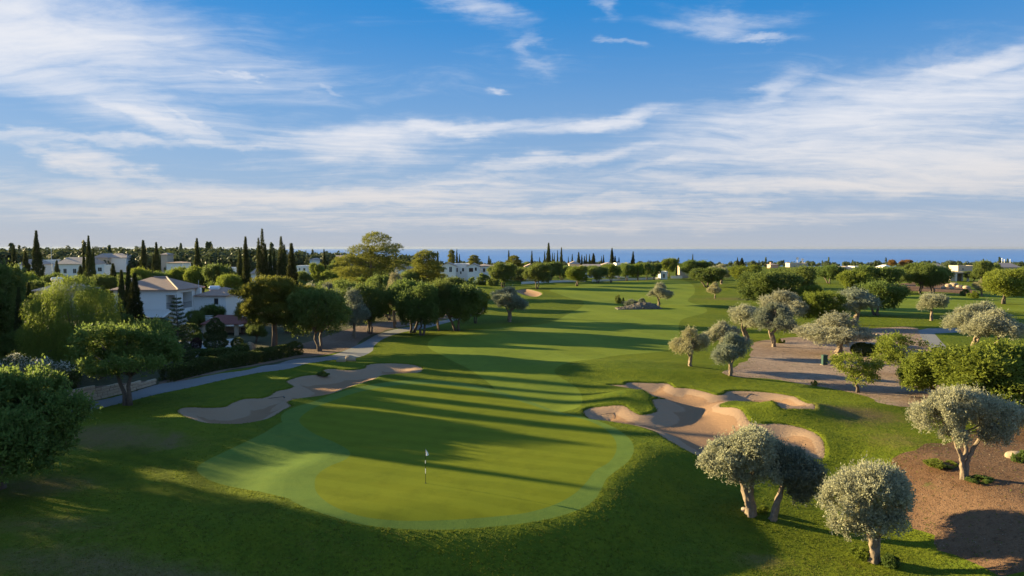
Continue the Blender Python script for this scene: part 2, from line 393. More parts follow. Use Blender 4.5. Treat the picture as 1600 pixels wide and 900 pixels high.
M['mound'] = plain('grey brown rubble', (.125, .105, .078), .95, .5, 2.5, .2)
M['canvas'] = plain('cream canvas', (.66, .63, .58), .8, .06, 3)

# ------------------------------------------------------------------ ground, cut into its regions
def smooth_poly(pts, step=.45):
    """closed Catmull-Rom through ground points"""
    p = np.array(pts); n = len(p); out = []
    for i in range(n):
        p0, p1, p2, p3 = p[i - 1], p[i], p[(i + 1) % n], p[(i + 2) % n]
        k = max(2, int(np.linalg.norm(p2 - p1) / step))
        for j in range(k):
            t = j / k
            out.append(.5 * ((2 * p1) + (p2 - p0) * t + (2 * p0 - 5 * p1 + 4 * p2 - p3) * t * t + (3 * p1 - p0 - 3 * p2 + p3) * t ** 3))
    return np.array(out)
def poly(px, off=(0, 0), s=1.0, step=.45, smooth=True):
    g = [G(off[0] + a * s, off[1] + b * s) for a, b in px]; g = [(q.x, q.y) for q in g]
    if smooth: return smooth_poly(g, step)
    out = []
    for i in range(len(g)):
        a, b = np.array(g[i]), np.array(g[(i + 1) % len(g)]); k = max(1, int(np.linalg.norm(b - a) / (step * 3)))
        out += [a + (b - a) * j / k for j in range(k)]
    return np.array(out)
gz = ((300, 560), .4375)
GREEN = poly([(385, 215), (430, 180), (520, 145), (620, 115), (740, 95), (860, 92), (980, 105), (1100, 130), (1200, 162), (1300, 195), (1400, 222), (1470, 250), (1510, 290), (1515, 330), (1490, 370), (1440, 400), (1410, 440), (1370, 480), (1300, 520), (1200, 550), (1080, 565), (950, 575), (820, 580), (700, 577), (590, 560), (500, 525), (450, 485), (438, 450), (448, 415), (490, 385), (540, 365), (565, 345), (555, 325), (510, 300), (440, 270), (395, 240)], *gz)
COLLAR = poly([(318, 215), (345, 188), (450, 150), (560, 115), (680, 88), (800, 76), (900, 80), (1010, 95), (1110, 120), (1200, 150), (1290, 185), (1380, 210), (1450, 228), (1520, 255), (1565, 290), (1578, 325), (1560, 365), (1510, 405), (1480, 430), (1455, 480), (1420, 520), (1340, 555), (1240, 580), (1130, 595), (1000, 607), (870, 612), (740, 608), (620, 595), (500, 565), (400, 530), (345, 500), (328, 465), (345, 425), (400, 395), (470, 370), (500, 345), (505, 325), (460, 300), (390, 270), (335, 240)], *gz)
APRON = poly([(330, 228), (250, 270), (130, 325), (40, 370), (18, 398), (60, 425), (150, 447), (240, 470), (345, 500), (480, 520), (560, 420), (540, 300), (420, 240)], *gz)
BUNK_L = poly([(60, 370), (120, 352), (230, 355), (330, 350), (370, 330), (440, 305), (540, 300), (590, 285), (620, 262), (680, 250), (720, 235), (680, 210), (700, 195), (770, 175), (850, 167), (905, 160), (890, 140), (950, 133), (1010, 140), (1080, 138), (1125, 130), (1140, 112), (1200, 103), (1300, 102), (1400, 110), (1455, 130), (1440, 155), (1380, 162), (1310, 165), (1220, 175), (1180, 195), (1120, 215), (1040, 240), (960, 270), (880, 290), (760, 305), (690, 322), (712, 345), (660, 372), (610, 405), (560, 425), (480, 443), (400, 452), (300, 450), (220, 445), (150, 425), (90, 400)], (260, 540), .275, .35)
BUNK_R = poly([(180, 290), (220, 270), (330, 258), (400, 258), (440, 285), (490, 308), (540, 302), (578, 285), (560, 250), (555, 225), (615, 219), (540, 200), (450, 172), (310, 147), (400, 144), (420, 132), (560, 135), (640, 138), (680, 160), (760, 165), (850, 185), (900, 200), (940, 195), (960, 180), (1040, 178), (1170, 185), (1280, 200), (1350, 220), (1440, 260), (1390, 277), (1320, 275), (1240, 262), (1160, 248), (1060, 240), (980, 237), (930, 250), (930, 266), (990, 268), (1040, 285), (1065, 320), (1085, 345), (1130, 358), (1220, 355), (1310, 365), (1400, 390), (1470, 425), (1492, 455), (1480, 482), (1410, 475), (1300, 455), (1230, 445), (1120, 450), (1010, 480), (900, 492), (800, 487), (700, 465), (620, 435), (560, 400), (480, 375), (400, 360), (300, 345), (220, 335), (190, 315)], (860, 560), .2875, .3)
BUNK_F = poly([(806, 455), (822, 452), (838, 455), (847, 459), (838, 464), (822, 462)], step=.8)
FAIR = poly([(770, 604), (735, 578), (700, 560), (668, 540), (690, 524), (770, 513), (850, 506), (885, 492), (912, 472), (880, 462), (860, 452), (900, 446), (960, 440), (1010, 436), (1060, 436), (1082, 445), (1085, 458), (1075, 470), (1105, 485), (1065, 500), (1060, 530), (1040, 548), (960, 556), (890, 566), (866, 580), (885, 595), (905, 610), (900, 640), (800, 640)], step=1.2)
FAIR_R = poly([(1325, 470), (1400, 463), (1500, 459), (1620, 466), (1640, 484), (1560, 486), (1480, 484), (1410, 492), (1350, 492)], step=2)
PATH_L = poly([(-60, 690), (0, 668), (60, 650), (95, 639), (115, 631), (162, 624), (202, 614), (245, 601), (289, 594), (341, 584), (400, 574.5), (455, 562), (500, 558), (525, 553), (565, 536), (590, 522.5), (620, 514), (650, 509), (695, 500), (722, 494), (745, 485), (749, 470), (741, 455), (745, 450), (752, 455), (760, 470), (755, 487), (736, 495), (703, 503), (664, 513), (632, 518.5), (602, 528), (585, 540), (581, 549), (557, 559), (510, 563.5), (460, 574), (400, 583), (346.6, 594), (289, 607), (245, 616), (202, 627), (173, 634), (139, 642), (107, 651), (60, 664), (0, 688), (-60, 712)], step=.8)
PATH_R = poly([(1434, 516), (1442, 532), (1457, 546), (1470, 557), (1490, 553), (1472, 535), (1460, 521), (1520, 518), (1600, 517), (1680, 517), (1680, 512), (1600, 512), (1520, 512), (1450, 513)], step=1.0, smooth=False)
DIRT_R = poly([(1130, 583), (1170, 560), (1180, 535), (1230, 528), (1300, 522), (1350, 514), (1432, 513), (1480, 556), (1600, 566), (1760, 580), (1760, 660), (1600, 640), (1440, 637), (1390, 632), (1340, 616), (1270, 602), (1200, 592)], step=1.0)
RED_R = poly([(1760, 655), (1600, 662), (1540, 672), (1480, 690), (1410, 705), (1385, 722), (1400, 752), (1450, 790), (1520, 828), (1600, 850), (1760, 860)], step=.6)
DIRT_L = poly([(250, 602), (300, 590), (350, 580), (440, 563), (505, 555), (545, 545), (575, 526), (610, 514), (660, 505), (715, 494), (690, 490), (620, 500), (560, 510), (480, 535), (400, 560), (330, 575), (262, 592)], step=1.0)
DIRT_F = poly([(1385, 446), (1450, 440), (1500, 446), (1530, 460), (1480, 457), (1430, 455), (1395, 453)], step=2)
GARDEN = poly([(-80, 695), (0, 667), (95, 638), (202, 613), (289, 593), (400, 573), (500, 557), (565, 535), (620, 513), (695, 499), (735, 486), (735, 462), (600, 452), (300, 462), (-80, 480)], step=2.5, smooth=False)
TERR = poly([(225, 522), (295, 520), (305, 540), (280, 546), (238, 546)], step=1.5, smooth=False)
TERR2 = poly([(300, 535), (372, 528), (385, 548), (340, 556), (305, 552)], step=1.5, smooth=False)

def ragged(pl, amp, seed):
    g = np.random.default_rng(seed); t = np.roll(pl, -1, 0) - np.roll(pl, 1, 0); nn = np.stack([-t[:, 1], t[:, 0]], 1); nn /= np.linalg.norm(nn, axis=1)[:, None] + 1e-9
    x = np.arange(len(pl)) / len(pl) * 2 * math.pi; o = sum(g.normal(0, 1) / k ** .45 * np.sin(k * x + g.uniform(0, 6.3)) for k in range(8, 60)) / 4
    return pl + nn * (o * amp)[:, None]
DIRT_R, RED_R, DIRT_L, DIRT_F = ragged(DIRT_R, .8, 1), ragged(RED_R, 1.0, 2), ragged(DIRT_L, .5, 3), ragged(DIRT_F, 1.0, 4)
def seg_dist(X, Y, pl):
    """signed distance to a closed polyline (inside positive) and vector to nearest point"""
    A = pl; B = np.roll(pl, -1, 0); D = B - A; L2 = (D ** 2).sum(1) + 1e-12
    best = np.full(len(X), 1e9); vx = np.zeros(len(X)); vy = np.zeros(len(X)); ins = np.zeros(len(X), bool)
    for (ax, ay), (dx, dy), l2, (bx_, by_) in zip(A, D, L2, B):
        t = np.clip(((X - ax) * dx + (Y - ay) * dy) / l2, 0, 1)
        ex, ey = ax + t * dx - X, ay + t * dy - Y; q = ex * ex + ey * ey
        m = q < best; best[m] = q[m]; vx[m] = ex[m]; vy[m] = ey[m]
        c = ((ay > Y) != (by_ > Y)); 
        if c.any():
            xi = ax + (Y - ay) * dx / (dy if dy else 1e-12); ins ^= c & (X < xi)
    return np.sqrt(best) * np.where(ins, 1, -1), vx, vy
def inside(X, Y, pl):
    out = np.zeros(len(X), bool); lo, hi = pl.min(0), pl.max(0)
    m = (X > lo[0]) & (X < hi[0]) & (Y > lo[1]) & (Y < hi[1]); x, y = X[m], Y[m]; ins = np.zeros(len(x), bool)
    for (ax, ay), (bx_, by_) in zip(pl, np.roll(pl, -1, 0)):
        c = (ay > y) != (by_ > y)
        if c.any(): ins ^= c & (x < ax + (y - ay) * (bx_ - ax) / ((by_ - ay) or 1e-12))
    out[m] = ins; return out
def near(X, Y, pl, pad):
    lo, hi = pl.min(0) - pad, pl.max(0) + pad
    return (X > lo[0]) & (X < hi[0]) & (Y > lo[1]) & (Y < hi[1])
BUNKERS = [(BUNK_L, .60, 2.6), (BUNK_R, .52, 2.2), (BUNK_F, .5, 2.0)]
def h_full(X, Y):
    X = np.asarray(X, float); Y = np.asarray(Y, float); z = h_base(X, Y); bank = np.zeros(len(X))
    m = (Y < 55) & (Y > 5)
    if m.any():
        d, _, _ = seg_dist(X[m], Y[m], COLLAR); z[m] -= (1.5 * sstep(.2, 5.5, -d) + .6 * sstep(4, 14, -d)) * sstep(53, 45, Y[m]) * sstep(-22, -8, X[m]) * sstep(30, 22, X[m])
    for pl, dep, wid in BUNKERS:
        m = near(X, Y, pl, 4)
        if not m.any(): continue
        d, vx, vy = seg_dist(X[m], Y[m], pl); n = np.sqrt(vx ** 2 + vy ** 2) + 1e-6
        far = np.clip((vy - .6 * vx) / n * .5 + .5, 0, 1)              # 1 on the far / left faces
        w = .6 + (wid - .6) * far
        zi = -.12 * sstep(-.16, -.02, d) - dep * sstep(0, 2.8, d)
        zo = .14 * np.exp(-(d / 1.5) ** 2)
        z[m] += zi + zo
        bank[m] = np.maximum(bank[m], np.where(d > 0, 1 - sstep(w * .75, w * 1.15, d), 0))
    return z, bank
def h1(x, y): return float(h_full(np.array([x]), np.array([y]))[0][0])
def on_ground(px, py):
    g = G(px, py)
    if g.y < 90:
        a, b, c = ray(px, py); z = g.z
        for _ in range(7):
            t = (z - CAM_H) / c; z = .4 * z + .6 * h1(a * t, b * t)
        g = Vector((a * t, b * t, z))
    return Vector((g.x, g.y, h1(g.x, g.y)))

def wear(V):
    """worn, dry patches and tyre tracks in the turf"""
    dry = np.zeros(len(V))
    for (a, b, sx, sy, w) in [(140, 690, 5.5, 3.4, .85), (60, 760, 5, 2.5, .8), (120, 872, 10, 2.2, .7), (400, 885, 8, 1.6, .5), (250, 700, 5, 2, .5), (60, 820, 6, 1.5, .6), (1340, 655, 5, 3.0, .9), (1400, 690, 3, 3, .6), (830, 515, 9, 6, .6), (600, 530, 8, 8, .5),
                              (790, 430, 20, 20, .3), (1150, 468, 16, 8, .7), (1190, 505, 10, 8, .7), (1480, 495, 20, 10, .35), (1190, 815, 2.2, 1.2, .7), (520, 830, 4, 1.2, .3), (1440, 850, 6, 2, .3)]:
        g = flat(a, b); dry += w * np.exp(-((V[:, 0] - g[0]) / sx) ** 2 - ((V[:, 1] - g[1]) / sy) ** 2)
    track = np.zeros(len(V)); fan = (np.abs(V[:, 0]) < 40) & (V[:, 1] < 70)
    for line in ([(195, 710), (260, 718), (300, 735), (305, 755), (285, 775), (230, 770), (180, 745), (130, 725)], [(150, 715), (210, 722), (255, 740), (272, 760), (330, 785), (420, 800)],
                 [(205, 705), (280, 725), (318, 752), (350, 770), (450, 790)]):
        g = [flat(*q) for q in line]
        for (ax, ay), (bx_, by_) in zip(g[:-1], g[1:]):
            dx, dy = bx_ - ax, by_ - ay; t = np.clip(((V[fan, 0] - ax) * dx + (V[fan, 1] - ay) * dy) / (dx * dx + dy * dy), 0, 1)
            q = np.hypot(ax + t * dx - V[fan, 0], ay + t * dy - V[fan, 1]); track[fan] = np.maximum(track[fan], np.exp(-(q / .35) ** 2))
    return dry, track
def build_ground():
    pts = []
    d = 9.0
    while d < 430:
        st = max(.30, .0135 * d); us = np.arange(-1.15 * d, 1.15 * d, st)
        pts.append(np.stack([us + rng.uniform(-.2, .2, len(us)) * st, d + rng.uniform(-.2, .2, len(us)) * st], 1)); d += st
    d = 432.0
    while d < 6500:
        st = .05 * d; us = np.arange(-1.6 * d, 1.6 * d, st); pts.append(np.stack([us, np.full(len(us), d)], 1)); d += st
    gx, gy = np.meshgrid(np.arange(-6000, 6001, 250.), np.arange(-1500, 4000, 250.)); g = np.stack([gx.ravel(), gy.ravel()], 1)
    pts.append(g[(np.abs(g[:, 0]) > 1.5 * np.maximum(g[:, 1], 40) + 60)])
    gx, gy = np.meshgrid(np.arange(-120, 121, 12.), np.arange(-120, 420, 12.)); g = np.stack([gx.ravel(), gy.ravel()], 1)
    pts.append(g[(np.abs(g[:, 0]) > 1.18 * np.maximum(g[:, 1], 8))])
    for pl, *_ in BUNKERS:
        t = np.roll(pl, -1, 0) - np.roll(pl, 1, 0); nn = np.stack([-t[:, 1], t[:, 0]], 1); nn /= np.linalg.norm(nn, axis=1)[:, None] + 1e-9
        for o in (-.9, -.4, -.15, .12, .3, .6, 1.0, 1.5, 2.1):
            for s in (1, -1):
                q = pl + nn * o * s; dd = seg_dist(q[:, 0], q[:, 1], pl)[0]
                pts.append(q[(np.abs(np.abs(dd) - abs(o)) < .05) & (np.sign(dd) == np.sign(o))])
    pts = np.concatenate(pts)
    regs = [('putting_green', GREEN, 'green'), ('sand_bunker', BUNK_L, 'sand'), ('sand_bunker', BUNK_R, 'sand'), ('sand_bunker', BUNK_F, 'sand'),
            ('green_collar', COLLAR, 'collar'), ('cart_path', PATH_L, 'path'), ('cart_path', PATH_R, 'path'), ('terrace_paving', TERR, 'paving'), ('terrace_paving', TERR2, 'paving'),
            ('green_apron', APRON, 'collar'), ('fairway', FAIR, 'fairway'), ('fairway', FAIR_R, 'fairway'),
            ('bare_soil', DIRT_R, 'soil'), ('bare_soil', RED_R, 'redsoil'), ('bare_soil', DIRT_L, 'mulch'), ('bare_soil', DIRT_F, 'redsoil'), ('garden_soil', GARDEN, 'gardensoil')]
    verts = [Vector(p) for p in pts]; edges = []
    for _, pl, _ in regs:
        o = len(verts); verts += [Vector(p) for p in pl]; n = len(pl); edges += [(o + i, o + (i + 1) % n) for i in range(n)]
    ov, oe, of, *_ = delaunay_2d_cdt(verts, edges, [], 0, 1e-4)
    V = np.array([(v.x, v.y) for v in ov]); Fc = np.array([f for f in of if len(f) == 3], np.int32)
    Z, bank = h_full(V[:, 0], V[:, 1])
    C = V[Fc].mean(1); lab = np.full(len(Fc), -1)
    for i, (_, pl, _) in reversed(list(enumerate(regs))):
        lab[inside(C[:, 0], C[:, 1], pl)] = i
    # paving, paths sit in shallow cuts: give them a small kerb step by lowering nothing, only the sheet itself
    dry, track = wear(V)
    P3 = np.column_stack([V, Z]); names = {}
    for i in range(-1, len(regs)):
        f = Fc[lab == i]
        if not len(f): continue
        ids, inv = np.unique(f, return_inverse=True)
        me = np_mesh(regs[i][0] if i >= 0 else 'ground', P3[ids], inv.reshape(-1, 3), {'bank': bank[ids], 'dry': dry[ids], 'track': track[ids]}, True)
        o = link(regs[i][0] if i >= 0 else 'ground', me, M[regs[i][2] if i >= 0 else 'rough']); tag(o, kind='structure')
    return P3, Fc, lab
build_ground()
SL = {'putting_green': 'smooth putting green with the flagstick', 'ground': 'mown rough grass around the fairway and green'}
me = MB().add([(-45000, 1500, -62), (45000, 1500, -62), (45000, 45000, -62), (-45000, 45000, -62)], [(0, 1, 2, 3)]).mesh('sea')
tag(link('sea', me, M['sea']), 'calm blue sea reaching to the horizon', 'sea', kind='structure')

# short tufts standing in the near rough
def wobble(X, Y):
    return np.clip(.5 + .5 * (np.sin(X * .9 + 2 * np.sin(Y * .5)) * np.sin(Y * 1.1 + 1.5 * np.sin(X * .37)) + .5 * np.sin(X * 2.3 + Y * 1.7)), 0, 1)
def build_tufts():
    n = 150000
    d = 1 / np.sqrt(rng.uniform(1 / 74 ** 2, 1 / 25 ** 2, n)); u = rng.uniform(-.82, .82, n); X = u * d; Y = d
    keep = np.ones(n, bool)
    for pl in (GREEN, COLLAR, APRON, BUNK_L, BUNK_R, FAIR, PATH_L, PATH_R, DIRT_R, DIRT_L, TERR, TERR2, GARDEN): keep &= ~inside(X, Y, pl)
    red = inside(X, Y, RED_R) & (rng.uniform(0, 1, n) > .06); keep &= ~red
    X, Y = X[keep], Y[keep]; X, Y = X[:50000], Y[:50000]; n = len(X)
    E = []
    for pl, m_, sp in ((BUNK_L, 9, .10), (BUNK_R, 9, .10), (DIRT_R, 12, .9), (RED_R, 16, 1.0), (PATH_L, 5, .12), (PATH_R, 4, .12)):
        q = np.repeat(pl, m_, 0); q = q[(np.hypot(q[:, 0], q[:, 1]) < 95)]; q = q + rng.normal(0, sp, q.shape)
        ok = np.ones(len(q), bool)
        if pl is PATH_L or pl is PATH_R: ok = seg_dist(q[:, 0], q[:, 1], pl)[0] < .12
        if pl is BUNK_L or pl is BUNK_R: ok = seg_dist(q[:, 0], q[:, 1], pl)[0] < .10
        E.append(q[ok])
    E = np.concatenate(E); X = np.concatenate([X, E[:, 0]]); Y = np.concatenate([Y, E[:, 1]]); n = len(X)
    Z = h_full(X, Y)[0]; k = 3
    B = np.repeat(np.column_stack([X, Y, Z]), k, 0); B[:, :2] += rng.normal(0, .05, (n * k, 2))
    dr, tr = wear(np.column_stack([X, Y])); cl = wobble(X, Y); dr = np.clip(dr * .8 + .35 * cl - .05, 0, 1)
    a = rng.uniform(0, 6.28, n * k); hgt = rng.uniform(.035, .085, n * k) * np.repeat((1 - .6 * np.clip(tr, 0, 1)) * (1 - .5 * dr) * (.8 + .5 * cl), k); w = rng.uniform(.02, .04, n * k)
    s = np.column_stack([np.cos(a), np.sin(a), np.zeros(n * k)]) * w[:, None]
    lean = rng.normal(0, .05, (n * k, 3)); lean[:, 2] = hgt
    V = np.stack([B - s, B + s, B + lean], 1).reshape(-1, 3); V[:, 2] -= .01
    Fc = np.arange(len(V)).reshape(-1, 3)
    tint = np.repeat(np.clip(rng.normal(.45, .16, n * k), 0, 1), 3)
    tag(link('rough_grass', np_mesh('rough_grass', V, Fc, {'tint': tint, 'dry': np.repeat(np.repeat(dr, k) * rng.uniform(.4, 1, n * k), 3)}), M['tuft']), 'longer grass blades standing in the rough around the green', 'grass', kind='stuff')
build_tufts()

def build_litter():
    A = []
    for pl, n in ((DIRT_R, 9000), (RED_R, 4500), (DIRT_L, 2000)):
        lo, hi = pl.min(0), pl.max(0); q = rng.uniform(lo, hi, (n * 3, 2)); q = q[inside(q[:, 0], q[:, 1], pl)][:n]; A.append(q)
    q = np.concatenate(A); n = len(q); z = h_full(q[:, 0], q[:, 1])[0]; a = rng.uniform(0, 6.28, n); s = rng.uniform(.012, .045, n) * (1 + q[:, 1] / 160)
    c = np.column_stack([q, z + .008]); e1 = np.column_stack([np.cos(a), np.sin(a), np.zeros(n)]) * s[:, None]; e2 = np.column_stack([-np.sin(a), np.cos(a), np.zeros(n)]) * (s * .6)[:, None]; up = np.zeros((n, 3)); up[:, 2] = s * rng.uniform(.3, 1.1, n)
    V = np.stack([c - e1 - e2, c + e1 - e2, c + e2, c + up], 1).reshape(-1, 3); b = np.arange(n) * 4
    Fc = np.concatenate([np.stack([b, b + 1, b + 3], 1), np.stack([b + 1, b + 2, b + 3], 1), np.stack([b + 2, b, b + 3], 1)])
    tag(link('ground_litter', np_mesh('ground_litter', V, Fc, {'tint': np.repeat(rng.uniform(0, 1, n) ** 1.5, 4)}), M['litter']), 'small stones and dead leaves scattered over the bare soil', 'litter', kind='stuff')
build_litter()

# ------------------------------------------------------------------ foliage
def unit(v): return v / (np.linalg.norm(v, axis=-1, keepdims=True) + 1e-9)
def wob(p, s, seed):
    r = np.random.default_rng(seed); o = np.zeros(len(p))
    for _ in range(5):
        k = r.normal(0, s, 3); o += np.sin(p @ k + r.uniform(0, 6.3))
    return o / 5
def sprays(A, N, g, n, length, spread, size, aspect, up=.2, droop=0.0, along=.7, tint0=None):
    """n leaves along a short twig at each anchor A with direction N"""
    k = len(A); A = np.repeat(A, n, 0); N = np.repeat(N, n, 0); m = len(A)
    t = g.uniform(0, 1, (m, 1)); rnd = unit(g.normal(0, 1, (m, 3)))
    base = A + N * length * t + g.normal(0, spread, (m, 3)); base[:, 2] -= (droop * t[:, 0] ** 1.5)
    d = unit(N * along + rnd * .9 + np.array([0, 0, up]) - np.array([0, 0, droop * .6]))
    s = unit(np.cross(d, unit(g.normal(0, 1, (m, 3)))))
    l = (np.repeat(size, n)[:, None] if hasattr(size, '__len__') else size) * g.uniform(.7, 1.3, (m, 1)); w = l * aspect
    V = np.stack([base, base + d * l * .45 + s * w * .5, base + d * l, base + d * l * .45 - s * w * .5], 1).reshape(-1, 3)
    tt = np.repeat(g.uniform(0, 1, k) if tint0 is None else tint0, n) * .55 + g.uniform(0, 1, m) * .45
    return V, np.repeat(tt, 4)
def leaf_mesh(name, parts):
    V = np.concatenate([p[0] for p in parts]); t = np.concatenate([p[1] for p in parts])
    return np_mesh(name, V, np.arange(len(V)).reshape(-1, 4), {'tint': t})
def lobes_pts(lobes, n, g, shell=.24, seed=1, flatb=.0, bumps=.16, sub=0, gaps=True):
    """anchor points near the surface of a union of ellipsoids (cx,cy,cz,rx,ry,rz)"""
    L = np.array(lobes, float)
    if sub:                                                  # smaller clumps budding from each lobe
        S = []
        for l in L:
            for _ in range(sub):
                q = unit(g.normal(0, 1, 3)); q[2] = abs(q[2]) * .8 - .15; S.append(np.concatenate([l[:3] + q * l[3:] * g.uniform(.85, 1.12), l[3:] * g.uniform(.28, .46)]))
        L = np.concatenate([L, np.array(S)])
    area = (L[:, 3] * L[:, 4] + L[:, 3] * L[:, 5] + L[:, 4] * L[:, 5]); pr = area / area.sum()
    i = g.choice(len(L), n * 3, p=pr); dr = unit(g.normal(0, 1, (n * 3, 3)))
    rr = 1 - np.abs(g.normal(0, shell, n * 3)); rr *= 1 + bumps * wob(dr * 2.4 + L[i, :3], 1.6, seed)
    p = L[i, :3] + dr * L[i, 3:] * rr[:, None]
    ins = np.zeros(len(p))
    for j in range(len(L)):
        q = (((p - L[j, :3]) / L[j, 3:]) ** 2).sum(1); ins += (q < .55) & (i != j)
    gap = wob(p, 1.1, seed + 9) > (-9 if gaps is False else -.60 if gaps is True else gaps)                      # holes where what is behind shows through
    ok = (ins == 0) & gap & (dr[:, 2] > -.95 + flatb)
    p, dr, i = p[ok][:n], dr[ok][:n], i[ok][:n]
    return p, unit(dr / L[i, 3:] * L[i, 3:].mean(1, keepdims=True)), wob(p, 1.3, seed + 4) * .8 + .5
def limb(mb, a, b, r0, r1, g, n=7, sag=.15, ridge=.12, steps=6):
    a, b = np.array(a, float), np.array(b, float); L = np.linalg.norm(b - a); o = g.normal(0, sag * L * .5, 3)
    pts = [a + (b - a) * t + o * math.sin(math.pi * t) * .6 + g.normal(0, .02 * L, 3) * (0 < t < 1) for t in np.linspace(0, 1, steps)]
    mb.tube(pts, list(np.linspace(r0, r1, steps)), n, ridge, int(g.integers(1e6)))
PROTO = {}
def register(key, trunk_me, crown_me, tmat, cmat):
    V = np.empty(len(crown_me.vertices) * 3, np.float32); crown_me.vertices.foreach_get('co', V); V = V.reshape(-1, 3)
    lo, hi = np.percentile(V, .7, 0), np.percentile(V, 99.3, 0)
    if trunk_me is not None: trunk_me.materials.append(tmat)
    crown_me.materials.append(cmat)
    PROTO[key] = dict(trunk=trunk_me, crown=crown_me, h=hi[2], w=(hi[0] - lo[0] + hi[1] - lo[1]) / 2, wx=hi[0] - lo[0], cx=(lo[0] + hi[0]) / 2)
def recolour(key, new, cmat):
    p = dict(PROTO[key]); p['cmat'] = cmat; PROTO[new] = p
def olive(key, lobes, trunks, seed, mat, nspray=2600, leaf=.115):
    g = np.random.default_rng(seed); mb = MB()
    c0 = np.mean([l[:3] for l in lobes], 0)            # separate the lobes so the crown reads as lumps, not a ball
    lobes = [tuple(c0 + (np.array(l[:3]) - c0) * np.array([1.2, 1.2, 1.12])) + tuple(np.array(l[3:]) * g.uniform(.68, .92)) for l in lobes]
    for path, r0, r1 in trunks:
        q = []; rad = []; pth = np.array(path, float)
        for k in range(len(pth) - 1):
            for t in np.linspace(0, 1, 5)[:-1]: q.append(pth[k] + (pth[k + 1] - pth[k]) * t + g.normal(0, .025, 3)); rad.append(0)
        q.append(pth[-1]); n = len(q)
        rad = [r1 + (r0 - r1) * (1 - i / (n - 1)) + (.35 * r0 * math.exp(-i / 1.4)) for i in range(n)]
        mb.tube(q, rad, 18, .26, seed + len(mb.v))
        top = pth[-1]
        for lb in lobes:
            c = np.array(lb[:3]); 
            if np.linalg.norm(c - top) < 2.6: limb(mb, top, c + np.array([0, 0, .2]), r1 * .62, .03, g, 7)
    p, N, t0 = lobes_pts(lobes, nspray, g, .20, seed, .25, .22, 8, -.40)
    parts = [sprays(p - N * .12, unit(N + np.array([0, 0, .35]) + g.normal(0, .35, N.shape)), g, 12, .36, .05, leaf * 1.15, .42, .25, tint0=np.clip(t0 * .6 + g.uniform(0, .4, len(p)), 0, 1))]
    # hanging and upright stray twigs break the outline
    m = g.choice(len(p), len(p) // 8); parts.append(sprays(p[m], unit(N[m] + np.array([0, 0, .6])), g, 9, .55, .03, leaf, .36, .3))
    register(key, mb.mesh('trunk', True), leaf_mesh('crown', parts), M['bark'], mat)
olive('olive_a', [(-1.15, .1, 2.75, 1.35, 1.5, 1.25), (-.1, -.3, 3.35, 1.35, 1.4, 1.3), (.65, .5, 2.9, 1.15, 1.3, 1.25), (-.75, -.7, 1.95, .8, .7, .65), (.45, -.6, 2.2, .8, .7, .7)],
      [([(0, 0, -.2), (-.02, 0, .5), (-.22, .02, 1.1), (-.45, .05, 1.8)], .24, .13), ([(.14, .08, -.2), (.10, .05, .6), (-.02, 0, 1.2), (.12, 0, 2.0)], .18, .11)], 11, M['olive'], 3300)
olive('olive_b', [(.95, .1, 2.75, 1.25, 1.3, 1.15), (1.65, -.2, 2.2, 1.05, 1.1, 1.05), (.3, .4, 3.1, .9, 1.0, .8), (1.3, -.5, 1.55, .6, .6, .6)],
      [([(0, 0, -.2), (.12, 0, .6), (.38, .02, 1.3), (.62, .05, 2.1)], .20, .12)], 12, M['olive_dark'], 2500)
olive('olive_c', [(-1.25, 0, 2.7, 1.15, 1.3, 1.2), (-.35, -.2, 3.25, 1.3, 1.4, 1.2), (.55, .2, 2.95, 1.1, 1.3, 1.2), (-.6, -.75, 2.0, 1.0, .8, .8), (.35, -.6, 2.1, .9, .8, .7), (-1.5, -.3, 1.9, .6, .6, .6)],
      [([(0, 0, -.2), (-.02, 0, .5), (-.12, 0, 1.1), (-.3, 0, 1.7)], .22, .15), ([(.28, .12, -.2), (.25, .1, .6), (.3, .1, 1.1)], .12, .08)], 13, M['olive'], 3300)
olive('olive_d', [(-1.9, 0, 3.5, 1.45, 1.6, 1.15), (-.75, -.2, 4.25, 1.6, 1.6, 1.2), (.7, .2, 4.0, 1.5, 1.6, 1.15), (2.0, .2, 3.4, 1.35, 1.5, 1.15), (-1.3, -.8, 2.7, .9, .8, .6), (1.3, -.6, 2.7, 1.0, .8, .6)],
      [([(-.05, 0, -.2), (-.22, 0, .7), (-.35, 0, 1.3), (-.95, .1, 2.5)], .18, .09), ([(.1, .1, -.2), (.1, .1, .9), (.5, .1, 1.7), (1.15, .1, 2.5)], .17, .10), ([(-.2, 0, 1.0), (.1, .1, 1.7), (-.05, .2, 2.7)], .13, .09)], 14, M['olive'], 4200)
for k, sd_ in (('olive_e', 21), ('olive_f', 22), ('olive_g', 23), ('olive_h', 24), ('olive_i', 26)):
    g = np.random.default_rng(sd_); lb = []
    for j in range(9):
        a = j * 2.4 + g.uniform(-.4, .4); r = .0 if j == 0 else g.uniform(.5, 1.15)
        lb.append((r * math.cos(a), r * math.sin(a), g.uniform(2.0, 3.2) + (.7 if j == 0 else 0), g.uniform(.65, 1.15), g.uniform(.65, 1.15), g.uniform(.65, 1.05)))
    lean = g.uniform(-.3, .3)
    olive(k, lb, [([(0, 0, -.2), (lean * .3, 0, .6), (lean, 0, 1.3), (-.35, 0, 2.0)], .17, .10), ([(.10, 0, .3), (lean + .2, .1, 1.1), (.5, .1, 2.0)], .11, .07)], sd_, M['olive'], 2400)
for k in 'efghi': recolour('olive_' + k, 'olive_dark_' + k, M['olive_dark'])
recolour('olive_e', 'olive_gold', M['olive_gold'])
